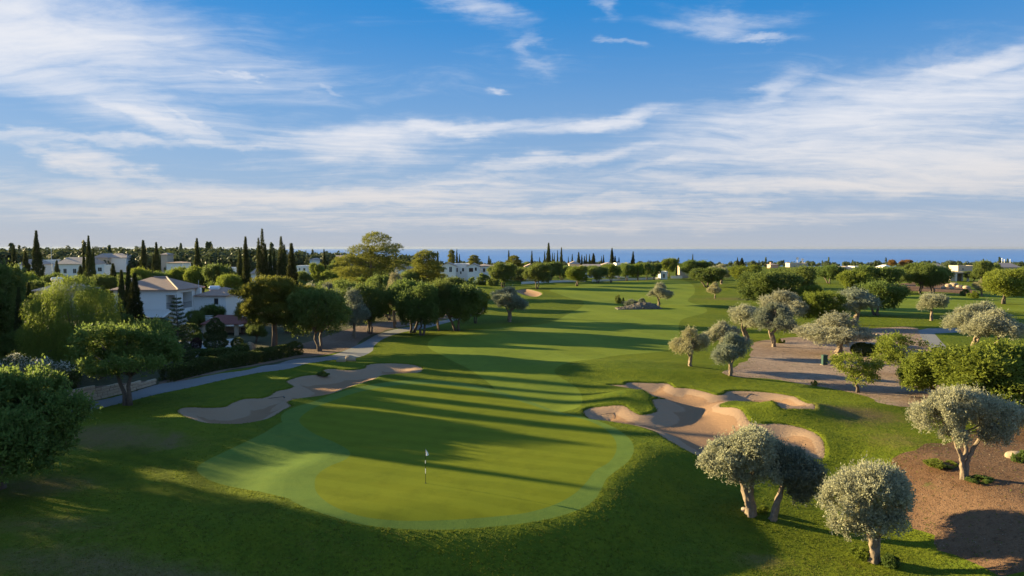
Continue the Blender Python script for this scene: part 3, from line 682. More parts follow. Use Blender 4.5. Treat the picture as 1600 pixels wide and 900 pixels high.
def broad(key, seed, mat, nl=11, leaf=.17, nspray=2900, stem=1.2, Rr=2.1, tmat='darkbark', spread=1.0, hz=3.3, trunks=2, asp=.55, zv=1.3, gaps=-.48):
    g = np.random.default_rng(seed); lb = []; mb = MB()
    for j in range(nl):
        a = j * 2.4 + g.uniform(-.5, .5); r = 0 if j == 0 else Rr * g.uniform(.45, .85) * spread
        z = hz + g.uniform(-zv, .9) * (1 if j else .6) + (.7 if j == 0 else 0)
        lb.append((r * math.cos(a), r * math.sin(a), z, g.uniform(.95, 1.45), g.uniform(.95, 1.45), g.uniform(.8, 1.15)))
    for k in range(trunks):
        o = np.array([g.uniform(-.25, .25), g.uniform(-.25, .25), 0]) * (k > 0)
        top = o * 3 + np.array([g.uniform(-.4, .4), g.uniform(-.3, .3), stem + .3])
        q = [o + np.array([0, 0, -.25]), o + (top - o) * .35 + g.normal(0, .08, 3), o + (top - o) * .7 + g.normal(0, .08, 3), top]
        mb.tube(q, [.20, .13, .115, .10], 10, .15, seed + k)
        for l in lb[k::trunks]: limb(mb, top, l[:3], .09, .025, g, 6, .2)
    p, N, t0 = lobes_pts(lb, nspray, g, .22, seed, .1, .28, 5, gaps)
    parts = [sprays(p - N * .15, unit(N + np.array([0, 0, .25]) + g.normal(0, .4, N.shape)), g, 10, .36, .07, leaf, asp, .15, tint0=np.clip(t0 * .6 + g.uniform(0, .4, len(p)), 0, 1))]
    m = g.choice(len(p), len(p) // 9); parts.append(sprays(p[m], unit(N[m] + np.array([0, 0, .5])), g, 8, .6, .05, leaf, asp * .9, .3))
    register(key, mb.mesh('trunk', True), leaf_mesh('crown', parts), M[tmat], M[mat])
broad('carob_a', 31, 'carob'); broad('carob_b', 32, 'carob', 12, spread=1.1); broad('carob_c', 33, 'carob', 10, hz=3.0, stem=1.1)
broad('carob_wall', 35, 'carob', 14, .17, 4300, 1.7, 2.7, hz=3.7, asp=.5, zv=.9)
broad('carob_near', 34, 'carob', 13, .19, 4600, 1.3, 3.0, hz=3.1, asp=.5, zv=1.2, gaps=-.22)
broad('young', 36, 'carob_lime', 7, .17, 800, 1.2, 1.5, hz=2.5, trunks=1, asp=.5)
broad('lime_big', 37, 'carob_lime', 12, .18, 4300, 1.2, 2.9, hz=3.0, asp=.5)
for k in 'abc': recolour('carob_' + k, 'lime_' + k, M['carob_lime'])
recolour('carob_b', 'rust', M['rust'])
def pine(key, seed, lobes, stem, nspray=2600, trunkpath=None):
    g = np.random.default_rng(seed); mb = MB(); tp = trunkpath or [(0, 0, -.3), (.1, 0, stem * .5), (0, .1, stem), (.1, 0, stem * 1.45)]
    mb.tube(tp, list(np.linspace(.3, .12, len(tp))), 10, .1, seed)
    for l in lobes: limb(mb, (tp[-2][0], tp[-2][1], min(l[2] - .3, tp[-1][2])), l[:3], .09, .03, g, 6)
    p, N, t0 = lobes_pts(lobes, nspray, g, .25, seed, .2, .25, 4)
    parts = [sprays(p - N * .15, unit(N * .8 + np.array([0, 0, .6]) + g.normal(0, .3, N.shape)), g, 14, .30, .06, .27, .17, .3, tint0=np.clip(t0 * .6 + g.uniform(0, .4, len(p)), 0, 1))]
    register(key, mb.mesh('trunk', True), leaf_mesh('crown', parts), M['pinebark'], M['pine'])
pine('pine_a', 41, [(-1.9, 0, 6.2, 1.5, 1.5, .8), (-.2, 0, 7.0, 1.9, 1.7, .95), (1.8, .3, 6.1, 1.6, 1.6, .9), (-1.5, -.6, 4.6, 1.6, 1.3, .8), (1.2, -.8, 4.4, 1.7, 1.4, .9), (0, -.5, 5.5, 1.6, 1.4, .8), (-.8, -.9, 3.3, 1.2, 1.0, .6), (1.6, -.5, 3.2, 1.3, 1.0, .6), (2.5, 0, 4.9, .9, 1, .6), (-2.5, 0, 3.9, .9, 1, .6)], 3.6, 4200)
pine('pine_b', 42, [(.9, 0, 15.3, 2.3, 2.3, 1.7), (2.2, 0, 12.9, 2.8, 2.6, 1.8), (-1.4, 0, 12.9, 2.3, 2.2, 1.5), (-3.6, 0, 10.9, 1.9, 2, 1.2), (.6, -.6, 10.9, 2.8, 2.4, 1.6), (3.6, 0, 9.8, 2.4, 2.2, 1.4), (-2.4, -.8, 8.6, 2.9, 2.3, 1.5), (1.5, -.8, 8.0, 2.9, 2.3, 1.5), (-4.0, 0, 6.2, 2.4, 2, 1.5), (-.8, -1, 5.4, 2.8, 2.2, 1.5), (3.2, 0, 6.2, 2.2, 2, 1.4), (-5.2, .2, 9.0, 1.2, 1.2, .8)], 8, 5200)
pine('pine_c', 43, [(0, 0, 9.0, 1.2, 1.2, 1.4), (.3, 0, 7.4, 1.7, 1.6, 1.3), (-.9, 0, 6.2, 1.7, 1.6, 1.2), (1.0, -.3, 5.6, 1.8, 1.6, 1.2), (-1.6, -.3, 4.4, 1.7, 1.5, 1.1), (.4, -.6, 3.8, 2.0, 1.6, 1.2), (-2.2, 0, 3.0, 1.2, 1.1, .8), (1.9, 0, 3.3, 1.2, 1.1, .9)], 4, 3000)
def cypress(key, seed, Rb=1.0, H=14.0, tips=((0, 0, 1.0),), nspray=2600, taper=.55):
    g = np.random.default_rng(seed); mb = MB(); mb.tube([(0, 0, -.4), (0, 0, 1.2), (0, 0, H * .8)], [.22, .18, .04], 8, .1, seed); A = []; N = []; S = []
    for tx, ty, hs in tips:
        n = int(nspray / len(tips)); t = g.uniform(0, 1, n) ** 1.1; Hh = H * hs
        r = Rb * (hs if len(tips) > 1 else 1) * (np.minimum(1, (t + .03) / .10) ** .6) * (1 - t) ** (taper + .38)
        a = g.uniform(0, 6.283, n); r = r * (1 - np.abs(g.normal(0, .16, n))) * (1 + .20 * np.sin(a * 3 + t * 9 + seed) + .12 * np.sin(a * 5 - t * 23))
        r = r * (1 + .16 * np.sin(t * 31 + seed * 2 + a))
        S.append(.36 * (.28 + .72 * (1 - t) ** .7))
        bend = np.sin(t * 4 + seed) * .14 * (1 - t)
        A.append(np.column_stack([tx + r * np.cos(a) + bend, ty + r * np.sin(a), .35 + t * (Hh - .35)])); N.append(np.column_stack([np.cos(a) * .35, np.sin(a) * .35, np.full(n, 1.0)]))
    A = np.concatenate(A); N = unit(np.concatenate(N) + g.normal(0, .12, (len(A), 3)))
    parts = [sprays(A, N, g, 8, .30, .04, np.concatenate(S), .34, .3, along=1.2, tint0=np.clip(wob(A, 1.5, seed) * .6 + .5, 0, 1))]
    register(key, mb.mesh('trunk', True), leaf_mesh('crown', parts), M['darkbark'], M['cypress'])
cypress('cyp_a', 51, .95); cypress('cyp_b', 52, 1.15, taper=.7); cypress('cyp_c', 53, .85, tips=((0, 0, 1.0), (.7, .1, .88), (-.5, 0, .8)), nspray=3600, taper=.5); cypress('cyp_d', 54, .8, taper=.4)
def pepper(key, seed):
    g = np.random.default_rng(seed); mb = MB()
    lb = [(0, 0, 7.6, 2.6, 2.6, 1.6), (-2.6, .2, 6.4, 2.1, 2.1, 1.5), (2.5, 0, 6.6, 2.2, 2.2, 1.6), (.6, -1.6, 6.2, 2.4, 1.9, 1.5), (-1.4, -1.6, 5.2, 2.1, 1.6, 1.4), (3.5, -.6, 4.8, 1.7, 1.6, 1.4), (-3.6, -.3, 4.6, 1.5, 1.5, 1.3), (1.8, -2.0, 4.4, 2.0, 1.5, 1.3), (-.3, -2.2, 3.4, 2.1, 1.3, 1.2), (-2.4, -1.6, 3.0, 1.7, 1.2, 1.2)]
    mb.tube([(0, 0, -.3), (.1, 0, 1.5), (0, .1, 3), (.2, 0, 5)], [.45, .33, .28, .2], 10, .15, seed)
    for l in lb: limb(mb, (.1, 0, 3.2), l[:3], .13, .03, g, 6)
    p, N, t0 = lobes_pts(lb, 5200, g, .22, seed, 0, .22)
    parts = [sprays(p, unit(N * .5 + g.normal(0, .2, N.shape) + np.array([0, 0, -.25])), g, 14, .35, .07, .17, .24, -.9, droop=1.0, tint0=np.clip(t0 * .6 + g.uniform(0, .4, len(p)), 0, 1))]
    register(key, mb.mesh('trunk', True), leaf_mesh('crown', parts), M['darkbark'], M['pepper'])
pepper('pepper', 61)
def norfolk(key, seed):
    g = np.random.default_rng(seed); mb = MB(); H = 8.2; mb.tube([(0, 0, -.3), (0, 0, 3), (0, 0, H)], [.16, .12, .02], 9, .04, seed); A = []; N = []
    for k in range(15):
        z = 1.0 + (H - 1.2) * (k / 15) ** .95; L = 1.75 * (1 - (z / H)) ** .8 + .12
        for b in range(7):
            a = b * 2 * math.pi / 7 + k * .4 + g.uniform(-.15, .15); dv = np.array([math.cos(a), math.sin(a), .12])
            tip = np.array([0, 0, z]) + dv * L + np.array([0, 0, .12 * L]); mb.tube([(0, 0, z), tuple(np.array([0, 0, z]) + dv * L * .6), tuple(tip)], [.03, .022, .01], 5)
            m = int(14 * L) + 4; t = np.sqrt(g.uniform(.02, 1, m)); q = np.array([0, 0, z]) + np.outer(t, tip - np.array([0, 0, z]))
            side = np.array([-math.sin(a), math.cos(a), 0]); q += np.outer(g.normal(0, .13, m), side); A.append(q); N.append(np.tile(dv * .7 + np.array([0, 0, .5]), (m, 1)) + np.outer(g.normal(0, .5, m), side))
    A = np.concatenate(A); N = unit(np.concatenate(N)); register(key, mb.mesh('trunk', True), leaf_mesh('crown', [sprays(A, N, g, 6, .12, .035, .14, .3, .3)]), M['darkbark'], M['conifer'])
norfolk('norfolk', 62)
def clipped(key, seed, lobes, mat, nspray, leaf=.10, trunk=None, n=8, shell=.08, asp=.55):
    g = np.random.default_rng(seed); mb = None
    if trunk: mb = MB(); mb.tube([(0, 0, -.2), (0, 0, trunk)], [.12, .09], 8, .1, seed)
    p, N, t0 = lobes_pts(lobes, nspray, g, shell, seed, 0, .06 if shell < .15 else .3, 0 if shell < .15 else 5, shell > .15)
    register(key, mb.mesh('trunk', True) if mb else None, leaf_mesh('crown', [sprays(p, unit(N + g.normal(0, .4, N.shape)), g, n, .12, .03, leaf, asp, .2)]), M['darkbark'], M[mat])
clipped('tiered', 63, [(0, 0, .75, 1.45, 1.45, .62), (0, 0, 1.85, 1.4, 1.4, .66), (0, 0, 3.0, 1.1, 1.1, .8), (0, 0, 3.7, .55, .55, .5)], 'conifer', 3000, .12, .8)
clipped('ball', 64, [(0, 0, .55, .7, .7, .62)], 'hedge', 700, .10)
clipped('shrub', 65, [(0, 0, .7, 1.0, 1.0, .8), (.7, .2, .6, .8, .8, .65), (-.7, -.2, .55, .75, .8, .6)], 'carob', 900, .15, None, 8, .2)
recolour('ball', 'ball_plum', M['plum']); recolour('shrub', 'shrub_lime', M['carob_lime']); recolour('shrub', 'shrub_rust', M['rust']); recolour('shrub', 'shrub_olive', M['olive_dark'])
def tree(kind, name, x, base, top, wpx, label, cat='tree', group=None, rz=None, d=None, z=None):
    """stand a tree on the ground: x, base and top give its spot and height as seen in the photograph"""
    p = PROTO[kind]
    g0 = on_ground(x, base) if d is None else None
    if g0 is None:
        q = P(x, base, d); g0 = Vector((q.x, q.y, h1(q.x, q.y)))
    d0 = g0.y; ztop = P(x, top, d0).z; H = max(.3, ztop - g0.z); W = wpx * d0 / F
    if top is None: H = p['h']
    sx = W / (p['wx'] if rz == 0 else p['w']); sz = H / p['h']
    o = empty(name, g0, random.uniform(0, 6.28) if rz is None else rz); o.scale = (sx * random.uniform(.9, 1.1), sx * random.uniform(.82, 1.15), sz) if rz is None else (sx, sx, sz)
    tag(o, label, cat, group)
    if p['trunk'] is not None: link('trunk', p['trunk'], None, o)
    c = link('crown', p['crown'], None, o)
    if p.get('cmat'): c.material_slots[0].link = 'OBJECT'; c.material_slots[0].material = p['cmat']
    return o

# ------------------------------------------------------------------ trees and shrubs
OL, CA, CY, PI = 'olive_tree', 'carob_tree', 'cypress_tree', 'pine_tree'
# near olives
tree('olive_a', OL, 1172, 805, 668, 130, 'large silvery olive with split trunk, left of the leaning pair beside the right bunker', rz=0)
tree('olive_b', OL, 1207, 812, 697, 92, 'dusky olive leaning to the right behind the larger silvery olive by the right bunker', rz=0)
tree('olive_c', OL, 1365, 878, 727, 138, 'nearest silvery olive with round crown standing alone at the bottom right', rz=0)
tree('olive_d', OL, 1508, 748, 608, 164, 'wide silvery olive with forked trunk on the red soil at the right edge', rz=0)
# olives on the pale soil and along the fairway
G_OL = 'olive trees along the right of the fairway'
for k, x, b, t, w, lab in [
    ('olive_gold', 1078, 572, 514, 52, 'small pale gold olive at the fairway edge, leftmost on the pale soil side'),
    ('olive_h', 1126, 556, 504, 50, 'silvery olive partly hidden behind two others at the fairway edge'),
    ('olive_dark_g', 1142, 587, 522, 60, 'dark crowned olive with pale trunk, nearest to the right bunker'),
    ('olive_i', 1168, 532, 477, 68, 'two-lobed olive behind the small pale gold olive'),
    ('olive_dark_h', 1210, 542, 476, 62, 'dark olive with bent trunk at the corner of the pale soil'),
    ('olive_g', 1222, 510, 456, 64, 'bushy silvery olive in front of the dense dark carobs'),
    ('olive_e', 1310, 555, 491, 94, 'spreading olive with many bare limbs in the middle of the pale soil'),
    ('olive_dark_i', 1335, 508, 452, 68, 'round dusky olive behind the spreading olive on the pale soil'),
    ('olive_f', 1455, 501, 459, 45, 'small olive alone on the lit grass left of the far cart path'),
    ('olive_i', 1520, 545, 474, 68, 'left olive of the silvery pair beyond the far cart path'),
    ('olive_h', 1557, 553, 486, 78, 'right olive of the silvery pair beyond the far cart path'),
    ('olive_e', 1030, 478, 443, 37, 'round olive on the fairway beside the rubble mound'),
    ('olive_gold', 1117, 466, 442, 22, 'small clipped olive on the far fairway edge'),
    ('olive_dark_g', 796, 503, 450, 56, 'dark olive standing alone on the left side of the fairway'),
    ('olive_gold', 1534, 463, 438, 24, 'little pale olive beside the far right carob'),
    ('olive_g', 1127, 444, 414, 32, 'grey olive beyond the fairway end, behind the round carob')]:
    tree(k, OL, x, b, t, w, lab, 'tree', G_OL)
for k, x, b, t, w, lab in [
    ('olive_dark_e', 553, 529, 455, 46, 'grey olive with straight pale trunk among the trees left of the cart path'),
    ('olive_dark_i', 575, 521, 457, 40, 'grey olive right beside the straight trunked one near the cart path'),
    ('olive_gold', 617, 512, 429, 46, 'pale golden grey olive rising behind the dark carobs by the path'),
    ('olive_g', 486, 520, 446, 38, 'small silvery olive behind the dense dark carob, left one'),
    ('olive_dark_g', 513, 515, 444, 36, 'small silvery olive behind the dense dark carob, right one'),
    ('olive_f', 388, 520, 470, 34, 'pale olive behind the red roofed gazebo')]:
    tree(k, OL, x, b, t, w, lab, 'tree', 'olive trees left of the fairway')
# carobs and other broad crowns
G_CL, G_CR = 'broad trees left of the fairway', 'broad trees right of the fairway'
tree('carob_near', CA, -8, 768, 584, 225, 'big dark green carob cut off by the left edge of the picture', rz=.4)
tree('carob_wall', CA, 203, 633, 507, 150, 'dark carob with slim pale trunk in front of the stone wall', rz=2.2)
for k, x, b, t, w, lab in [
    ('carob_b', 499, 549, 452, 96, 'dense dark carob with short trunk, nearest to the cart path bend'),
    ('carob_a', 580, 522, 443, 52, 'dark carob with slim trunk behind the cart path'),
    ('carob_c', 641, 520, 440, 66, 'leftmost of the dark carobs beside the cart path on the grass'),
    ('carob_a', 658, 524, 446, 60, 'carob with crooked double trunk beside the cart path'),
    ('carob_b', 687, 517, 441, 52, 'carob with pale crooked trunk in the row by the path'),
    ('carob_c', 718, 517, 446, 78, 'dark round carob at the right end of the row by the path'),
    ('lime_a', 742, 505, 455, 40, 'low branch of green behind the row by the path'),
    ('carob_a', 545, 500, 440, 60, 'dark carob under the big pine'),
    ('carob_b', 600, 495, 432, 50, 'dark bushy tree to the right of the big pine foot'),
    ('lime_c', 518, 470, 425, 34, 'bright lime green round tree left of the big pine'),
    ('carob_c', 700, 480, 435, 50, 'dark bush in front of the white villas'),
    ('carob_a', 785, 449, 411, 42, 'round green tree right of the white villas'),
    ('carob_b', 840, 452, 412, 40, 'round dark tree with single trunk on the far fairway edge'),
    ('carob_c', 862, 441, 410, 34, 'dark tree filling in behind the round dark tree'),
    ('lime_a', 901, 447, 416, 34, 'pale green tree with single trunk on the far fairway edge'),
    ('carob_c', 932, 442, 416, 32, 'dark tree just right of the pale green one at the fairway edge'),
    ('lime_b', 954, 441, 413, 27, 'light green tree in the far row below the tall cypress'),
    ('carob_a', 980, 439, 412, 24, 'first dark tree of the clipped row at the fairway end'),
    ('lime_c', 996, 439, 412, 24, 'light tree in the clipped row at the fairway end'),
    ('carob_b', 1010, 438, 411, 24, 'dark tree in the middle of the clipped row at the fairway end'),
    ('carob_c', 1023, 437, 412, 22, 'last dark tree of the clipped row at the fairway end'),
    ('lime_b', 1046, 432, 404, 30, 'bright yellow green tree behind the end of the fairway'),
    ('carob_a', 1085, 437, 407, 44, 'tall dark carob behind the far end of the fairway')]:
    tree(k, CA, x, b, t, w, lab, 'tree', G_CL)
for k, x, b, t, w, lab in [
    ('carob_b', 1200, 486, 425, 92, 'very dense dark carob right of the fairway, the left half of a dark mass'),
    ('carob_a', 1246, 478, 418, 66, 'dense dark carob right of the fairway, the right half of a dark mass'),
    ('carob_c', 1107, 449, 419, 46, 'round carob at the far right edge of the fairway'),
    ('lime_a', 1165, 447, 415, 46, 'olive green rounded tree behind the far fairway edge'),
    ('lime_c', 1267, 490, 447, 38, 'small light green tree right of the dense dark carobs'),
    ('lime_b', 1283, 512, 457, 76, 'wide light green carob behind the spreading olive'),
    ('carob_c', 1372, 493, 441, 74, 'dark carob on the shaded grass right of the dusky olive'),
    ('lime_c', 1332, 464, 424, 46, 'light green crown left of a dark carob in the far right grove'),
    ('carob_a', 1366, 458, 416, 60, 'dark round carob in the middle of the far right grove'),
    ('carob_b', 1437, 458, 412, 56, 'left carob of the two trunked pair on the sandy bank'),
    ('carob_a', 1458, 458, 414, 50, 'right carob of the two trunked pair on the sandy bank'),
    ('lime_a', 1567, 475, 422, 64, 'green carob with bare leaning trunk at the far right'),
    ('carob_c', 1297, 443, 415, 38, 'small round carob beside the far sandy strip'),
    ('carob_b', 1535, 442, 408, 26, 'dark tree behind the pergola'),
    ('carob_a', 1552, 440, 412, 22, 'second dark tree behind the pergola, lower one'),
    ('lime_b', 1596, 462, 420, 44, 'green carob cut off by the right edge'),
    ('rust', 1394, 420, 406, 12, 'rust coloured tree on the skyline, left of two'),
    ('rust', 1416, 420, 406, 16, 'rust coloured tree on the skyline, right of two'),
    ('carob_b', 1520, 440, 424, 30, 'low dark tree between pergola and far carob')]:
    tree(k, CA, x, b, t, w, lab, 'tree', G_CR)
tree('young', 'young_tree', 1340, 613, 552, 68, 'young leafy tree with dark trunk at the lower edge of the pale soil')
tree('young', 'young_tree', 1406, 588, 524, 70, 'light green young tree with pale trunk beside the elephant shaped topiary')
tree('lime_big', CA, 1462, 625, 553, 124, 'bright green carob left of the big one behind the forked olive')
tree('lime_big', CA, 1560, 655, 541, 190, 'big bright green carob behind the forked olive at the right edge', rz=2.0)
# pines
tree('pine_a', PI, 428, 548, 434, 116, 'layered pine with sunlit pads beside the gazebo', rz=0)
tree('pine_b', PI, 580, 490, 365, 116, 'tallest broad pine rising above the skyline left of centre', rz=0)
tree('pine_c', PI, 667, 468, 393, 54, 'golden green pine left of the white villas')
tree('pine_c', PI, 706, 428, 391, 18, 'slim pine behind the white villas roof')
tree('pine_c', PI, 741, 424, 399, 24, 'small yellow green pine right of the white villas roof')
tree('pine_c', PI, 803, 434, 400, 32, 'yellow green pine against the sea, right of the white villas')
tree('pine_b', PI, 12, 520, 428, 80, 'dark pine at the left edge behind the pepper tree')
# pepper, norfolk pine, clipped trees
tree('pepper', 'pepper_tree', 117, 605, 437, 148, 'large weeping yellow green pepper tree left of the white villa', rz=0)
tree('norfolk', 'norfolk_pine', 279, 572, 466, 42, 'tiered conifer with whorled branches in front of the white villa')
tree('tiered', 'topiary_tree', 337, 545, 498, 31, 'clipped conifer in three stacked tiers in front of the gazebo')
# cypresses
def cyps(rows, group):
    for k, x, b, t, w, lab in rows: tree('cyp_' + k, CY, x, b, t, w, lab, 'cypress', group)
cyps([('b', 60, 452, 361, 20, 'tallest cypress at the far left, left of the white house with two windows'), ('b', 24, 452, 383, 16, 'leftmost cypress of the far left row'),
      ('a', 42, 452, 393, 16, 'cypress second from the left in the far left row'), ('a', 90, 447, 407, 11, 'small cypress in front of the white house with two windows'),
      ('d', 132, 440, 383, 6, 'thin cypress just left of the tall one by the cream house'), ('b', 141, 452, 369, 15, 'tall cypress in front of the cream house'),
      ('d', 147, 440, 386, 7, 'thin cypress tucked right of the tall one by the cream house'), ('a', 127, 450, 415, 16, 'short bushy cypress right of the house with two windows'),
      ('a', 178, 465, 412, 16, 'olive green cypress left of the white villa chimney'),
      ('a', 193, 530, 423, 20, 'left cypress of three beside the white villa'), ('d', 204, 535, 416, 20, 'middle cypress of three beside the white villa'), ('b', 214, 545, 428, 36, 'right and widest cypress of three beside the white villa'),
      ('d', 226, 452, 376, 14, 'tall thin cypress behind the white villa roof, left one'), ('d', 246, 446, 379, 12, 'thin cypress behind the white villa roof, right one'), ('d', 241, 446, 398, 8, 'short cypress leaning on the thin one behind the villa roof'),
      ('a', 310, 462, 373, 15, 'single tall cypress behind the low roof right of the villa'), ('a', 376, 470, 390, 15, 'shorter cypress of the pair left of the pink roof'),
      ('d', 386, 480, 371, 15, 'taller cypress of the pair left of the pink roof'), ('c', 412, 478, 360, 19, 'ragged cypress with split tip, tallest of the cypress group by the pink roof'),
      ('d', 424, 478, 391, 10, 'short cypress in the middle of the group by the pink roof'), ('d', 430, 478, 392, 9, 'second short cypress in the middle of the group by the pink roof'),
      ('c', 441, 478, 372, 22, 'thick many tipped cypress in the group by the pink roof'), ('a', 457, 485, 381, 21, 'rightmost cypress of the group by the pink roof'),
      ('d', 507, 440, 390, 8, 'lone thin cypress against the sea left of the big pine'),
      ('b', 34, 575, 450, 24, 'dark cypress at the left edge, left one of two below the tiled roof'), ('b', 50, 580, 443, 26, 'dark cypress at the left edge, right one of two below the tiled roof'), ('c', 4, 560, 432, 30, 'dark cypress clump cut off by the left edge'),
      ('d', 494, 440, 412, 6, 'small cypress left of the lone thin one')], 'cypresses among the villas on the left')
cyps([(random.choice('abd'), x, b, t, w, lab) for x, b, t, w, lab in [
      (619, 428, 393, 7, 'thin cypress at the right foot of the big pine'), (635, 424, 397, 5, 'small cypress on the skyline right of the big pine'), (648, 424, 403, 5, 'very small cypress left of the golden pine'),
      (684, 436, 393, 8, 'cypress touching the right side of the golden pine'), (714, 422, 389, 5, 'cypress just behind the slim pine on the villas roof'), (718, 422, 397, 4, 'shortest cypress beside the slim pine on the villas roof'),
      (764, 436, 400, 7, 'dark cypress at the right end of the white villas'), (795, 424, 391, 6, 'sharp cypress left of the yellow green pine by the sea'), (831, 428, 392, 6, 'lone sharp cypress left of the tallest sea cypress'),
      (843, 428, 402, 4, 'small cypress left of the tallest sea cypress'), (851, 430, 393, 5, 'cypress touching the tallest sea cypress on its left'), (857, 436, 380, 10, 'tallest cypress against the sea in the middle of the picture'),
      (863, 430, 395, 4, 'first thin cypress right of the tallest sea cypress'), (866, 430, 396, 4, 'second thin cypress right of the tallest sea cypress'), (871, 430, 391, 5, 'third cypress right of the tallest sea cypress'),
      (877, 432, 387, 7, 'second tallest cypress of the sea group, fourth to the right of the tallest'), (888, 426, 401, 4, 'short cypress between the two sea groups'), (894, 424, 397, 5, 'cypress left of the fat one in the right sea group'),
      (904, 424, 394, 8, 'fat cypress in the right sea group'), (909, 424, 398, 4, 'thin cypress right after the fat one'), (913, 424, 400, 5, 'bushy low cypress in the right sea group'), (916, 424, 397, 4, 'narrow cypress in the right sea group'),
      (921, 424, 397, 5, 'second last cypress in the right sea group'), (927, 424, 396, 8, 'last cypress in the right sea group, wide at its foot'), (940, 422, 400, 4, 'brownish small cypress left of the tall double'), (943, 422, 398, 5, 'brownish cypress left of the tall double'),
      (956, 424, 388, 8, 'tall cypress above the light green tree in the far row'), (961, 424, 400, 6, 'low cypress leaning on the tall one above the far row'), (967, 424, 402, 5, 'lowest cypress right of the tall one above the far row'),
      (989, 424, 393, 9, 'lone dark cypress above the clipped row'), (1058, 432, 405, 4, 'thin cypress right of the bright yellow green tree'), (1082, 428, 397, 4, 'cypress tip above the tall dark carob'),
      (1152, 424, 402, 6, 'left cypress of the pair above the olive green tree'), (1159, 424, 403, 9, 'right cypress of the pair above the olive green tree'), (1368, 422, 407, 5, 'dark little cypress left of the rust coloured trees')]], 'cypresses on the skyline by the sea')
# mid-distance greenery behind the villas
mid = [('lime_b', 24, 470, 425, 60), ('carob_c', 90, 470, 428, 40), ('carob_a', 165, 470, 430, 40), ('lime_a', 285, 470, 419, 34), ('lime_c', 310, 472, 418, 40), ('carob_b', 342, 474, 414, 50), ('lime_b', 362, 480, 430, 44), ('carob_a', 262, 470, 424, 40), ('carob_c', 395, 490, 450, 40), ('lime_c', 220, 470, 420, 36),
       ('carob_b', 474, 470, 425, 30), ('carob_a', 545, 450, 418, 40), ('lime_a', 497, 452, 412, 26), ('carob_c', 530, 440, 405, 34), ('carob_b', 635, 470, 425, 40), ('carob_a', 655, 440, 413, 30), ('carob_b', 815, 440, 418, 34), ('lime_c', 822, 432, 410, 16), ('carob_c', 880, 440, 416, 36), ('carob_a', 968, 436, 415, 22), ('carob_b', 1125, 436, 418, 30), ('carob_c', 1215, 450, 420, 40), ('carob_b', 1400, 450, 422, 36), ('carob_a', 1575, 446, 421, 30), ('carob_c', 360, 500, 462, 30), ('lime_c', 372, 505, 474, 26), ('carob_b', 250, 560, 500, 50), ('carob_a', 70, 560, 500, 60), ('carob_c', 20, 590, 520, 60), ('carob_b', 160, 590, 525, 50), ('carob_a', 300, 500, 470, 26), ('carob_b', 470, 500, 455, 46), ('carob_c', 450, 520, 470, 44), ('carob_a', 533, 505, 455, 46), ('carob_c', 610, 500, 455, 50), ('carob_b', 640, 492, 445, 56), ('carob_a', 672, 490, 448, 50), ('carob_c', 725, 470, 440, 40), ('carob_b', 415, 500, 455, 44), ('lime_c', 560, 475, 435, 44), ('carob_a', 590, 475, 430, 50), ('carob_c', 500, 490, 460, 40), ('carob_b', 400, 535, 505, 34), ('carob_c', 232, 575, 530, 46), ('carob_a', 100, 590, 540, 60), ('carob_b', 10, 545, 470, 80), ('carob_c', 60, 520, 462, 70), ('carob_a', 150, 500, 455, 60), ('carob_c', 178, 560, 490, 50), ('carob_b', 440, 480, 440, 50), ('carob_a', 480, 480, 440, 44), ('carob_b', 515, 478, 438, 40), ('carob_c', 355, 478, 440, 40), ('carob_b', 205, 480, 432, 40), ('carob_a', 120, 470, 432, 44), ('carob_c', 50, 480, 440, 50), ('carob_c', 331, 518, 477, 36), ('carob_b', 306, 522, 486, 26), ('lime_c', 351, 512, 479, 26)]
where = {24: 'below the far left cypresses', 90: 'below the white house with two windows', 165: 'below the cream house', 285: 'left of the single tall cypress behind the villa', 310: 'around the foot of the single tall cypress', 342: 'right of the single tall cypress', 362: 'left of the cypress pair by the pink roof', 262: 'above the villa roof', 395: 'below the cypress pair by the pink roof', 220: 'above the villa roof near its left end',
         474: 'right of the cypress group by the pink roof', 545: 'left of the big pine crown', 497: 'left of the lone thin cypress', 530: 'right of the lone thin cypress', 635: 'between the big pine and the golden pine', 655: 'just left of the golden pine', 815: 'left of the sunlit gable', 822: 'beneath the sea cypresses, yellowish one', 880: 'beneath the second tallest sea cypress', 968: 'between the light green tree and the clipped row', 1125: 'behind the round carob at the fairway end', 1215: 'below the peach tower', 1400: 'between the two far right groves', 1575: 'below the far right villa', 360: 'left of the gazebo roof', 372: 'behind the gazebo roof', 250: 'in the villa garden behind the carob by the wall', 70: 'under the pepper tree on its left', 20: 'behind the white blossom', 160: 'under the pepper tree on its right', 300: 'beside the low wing of the villa', 470: 'right of the layered pine', 450: 'just behind the layered pine', 533: 'behind the grey olive with straight trunk', 610: 'below the pale golden olive', 640: 'behind the leftmost carob of the path row', 672: 'behind the crooked trunked carobs', 725: 'behind the right end of the path row', 415: 'left of the layered pine top', 560: 'at the left foot of the big pine', 590: 'at the foot of the big pine trunk', 500: 'behind the dense dark carob by the bend', 400: 'between gazebo and layered pine', 232: 'left of the tiered conifer', 100: 'beneath the middle of the pepper tree', 10: 'filling the left edge beside the dark cypresses', 60: 'left of the pepper tree crown', 150: 'behind the pepper tree crown', 178: 'between the pepper tree and the three cypresses', 440: 'at the foot of the thick many tipped cypress', 480: 'right of the rightmost cypress of the group', 515: 'below the lime green tree near the big pine', 355: 'above the low wing roof', 205: 'behind the three cypresses', 120: 'below the short bushy cypress', 50: 'above the pinkish tiled roof', 331: 'behind the gazebo on its left', 306: 'against the villa terrace wall', 351: 'just above the gazebo roof'}
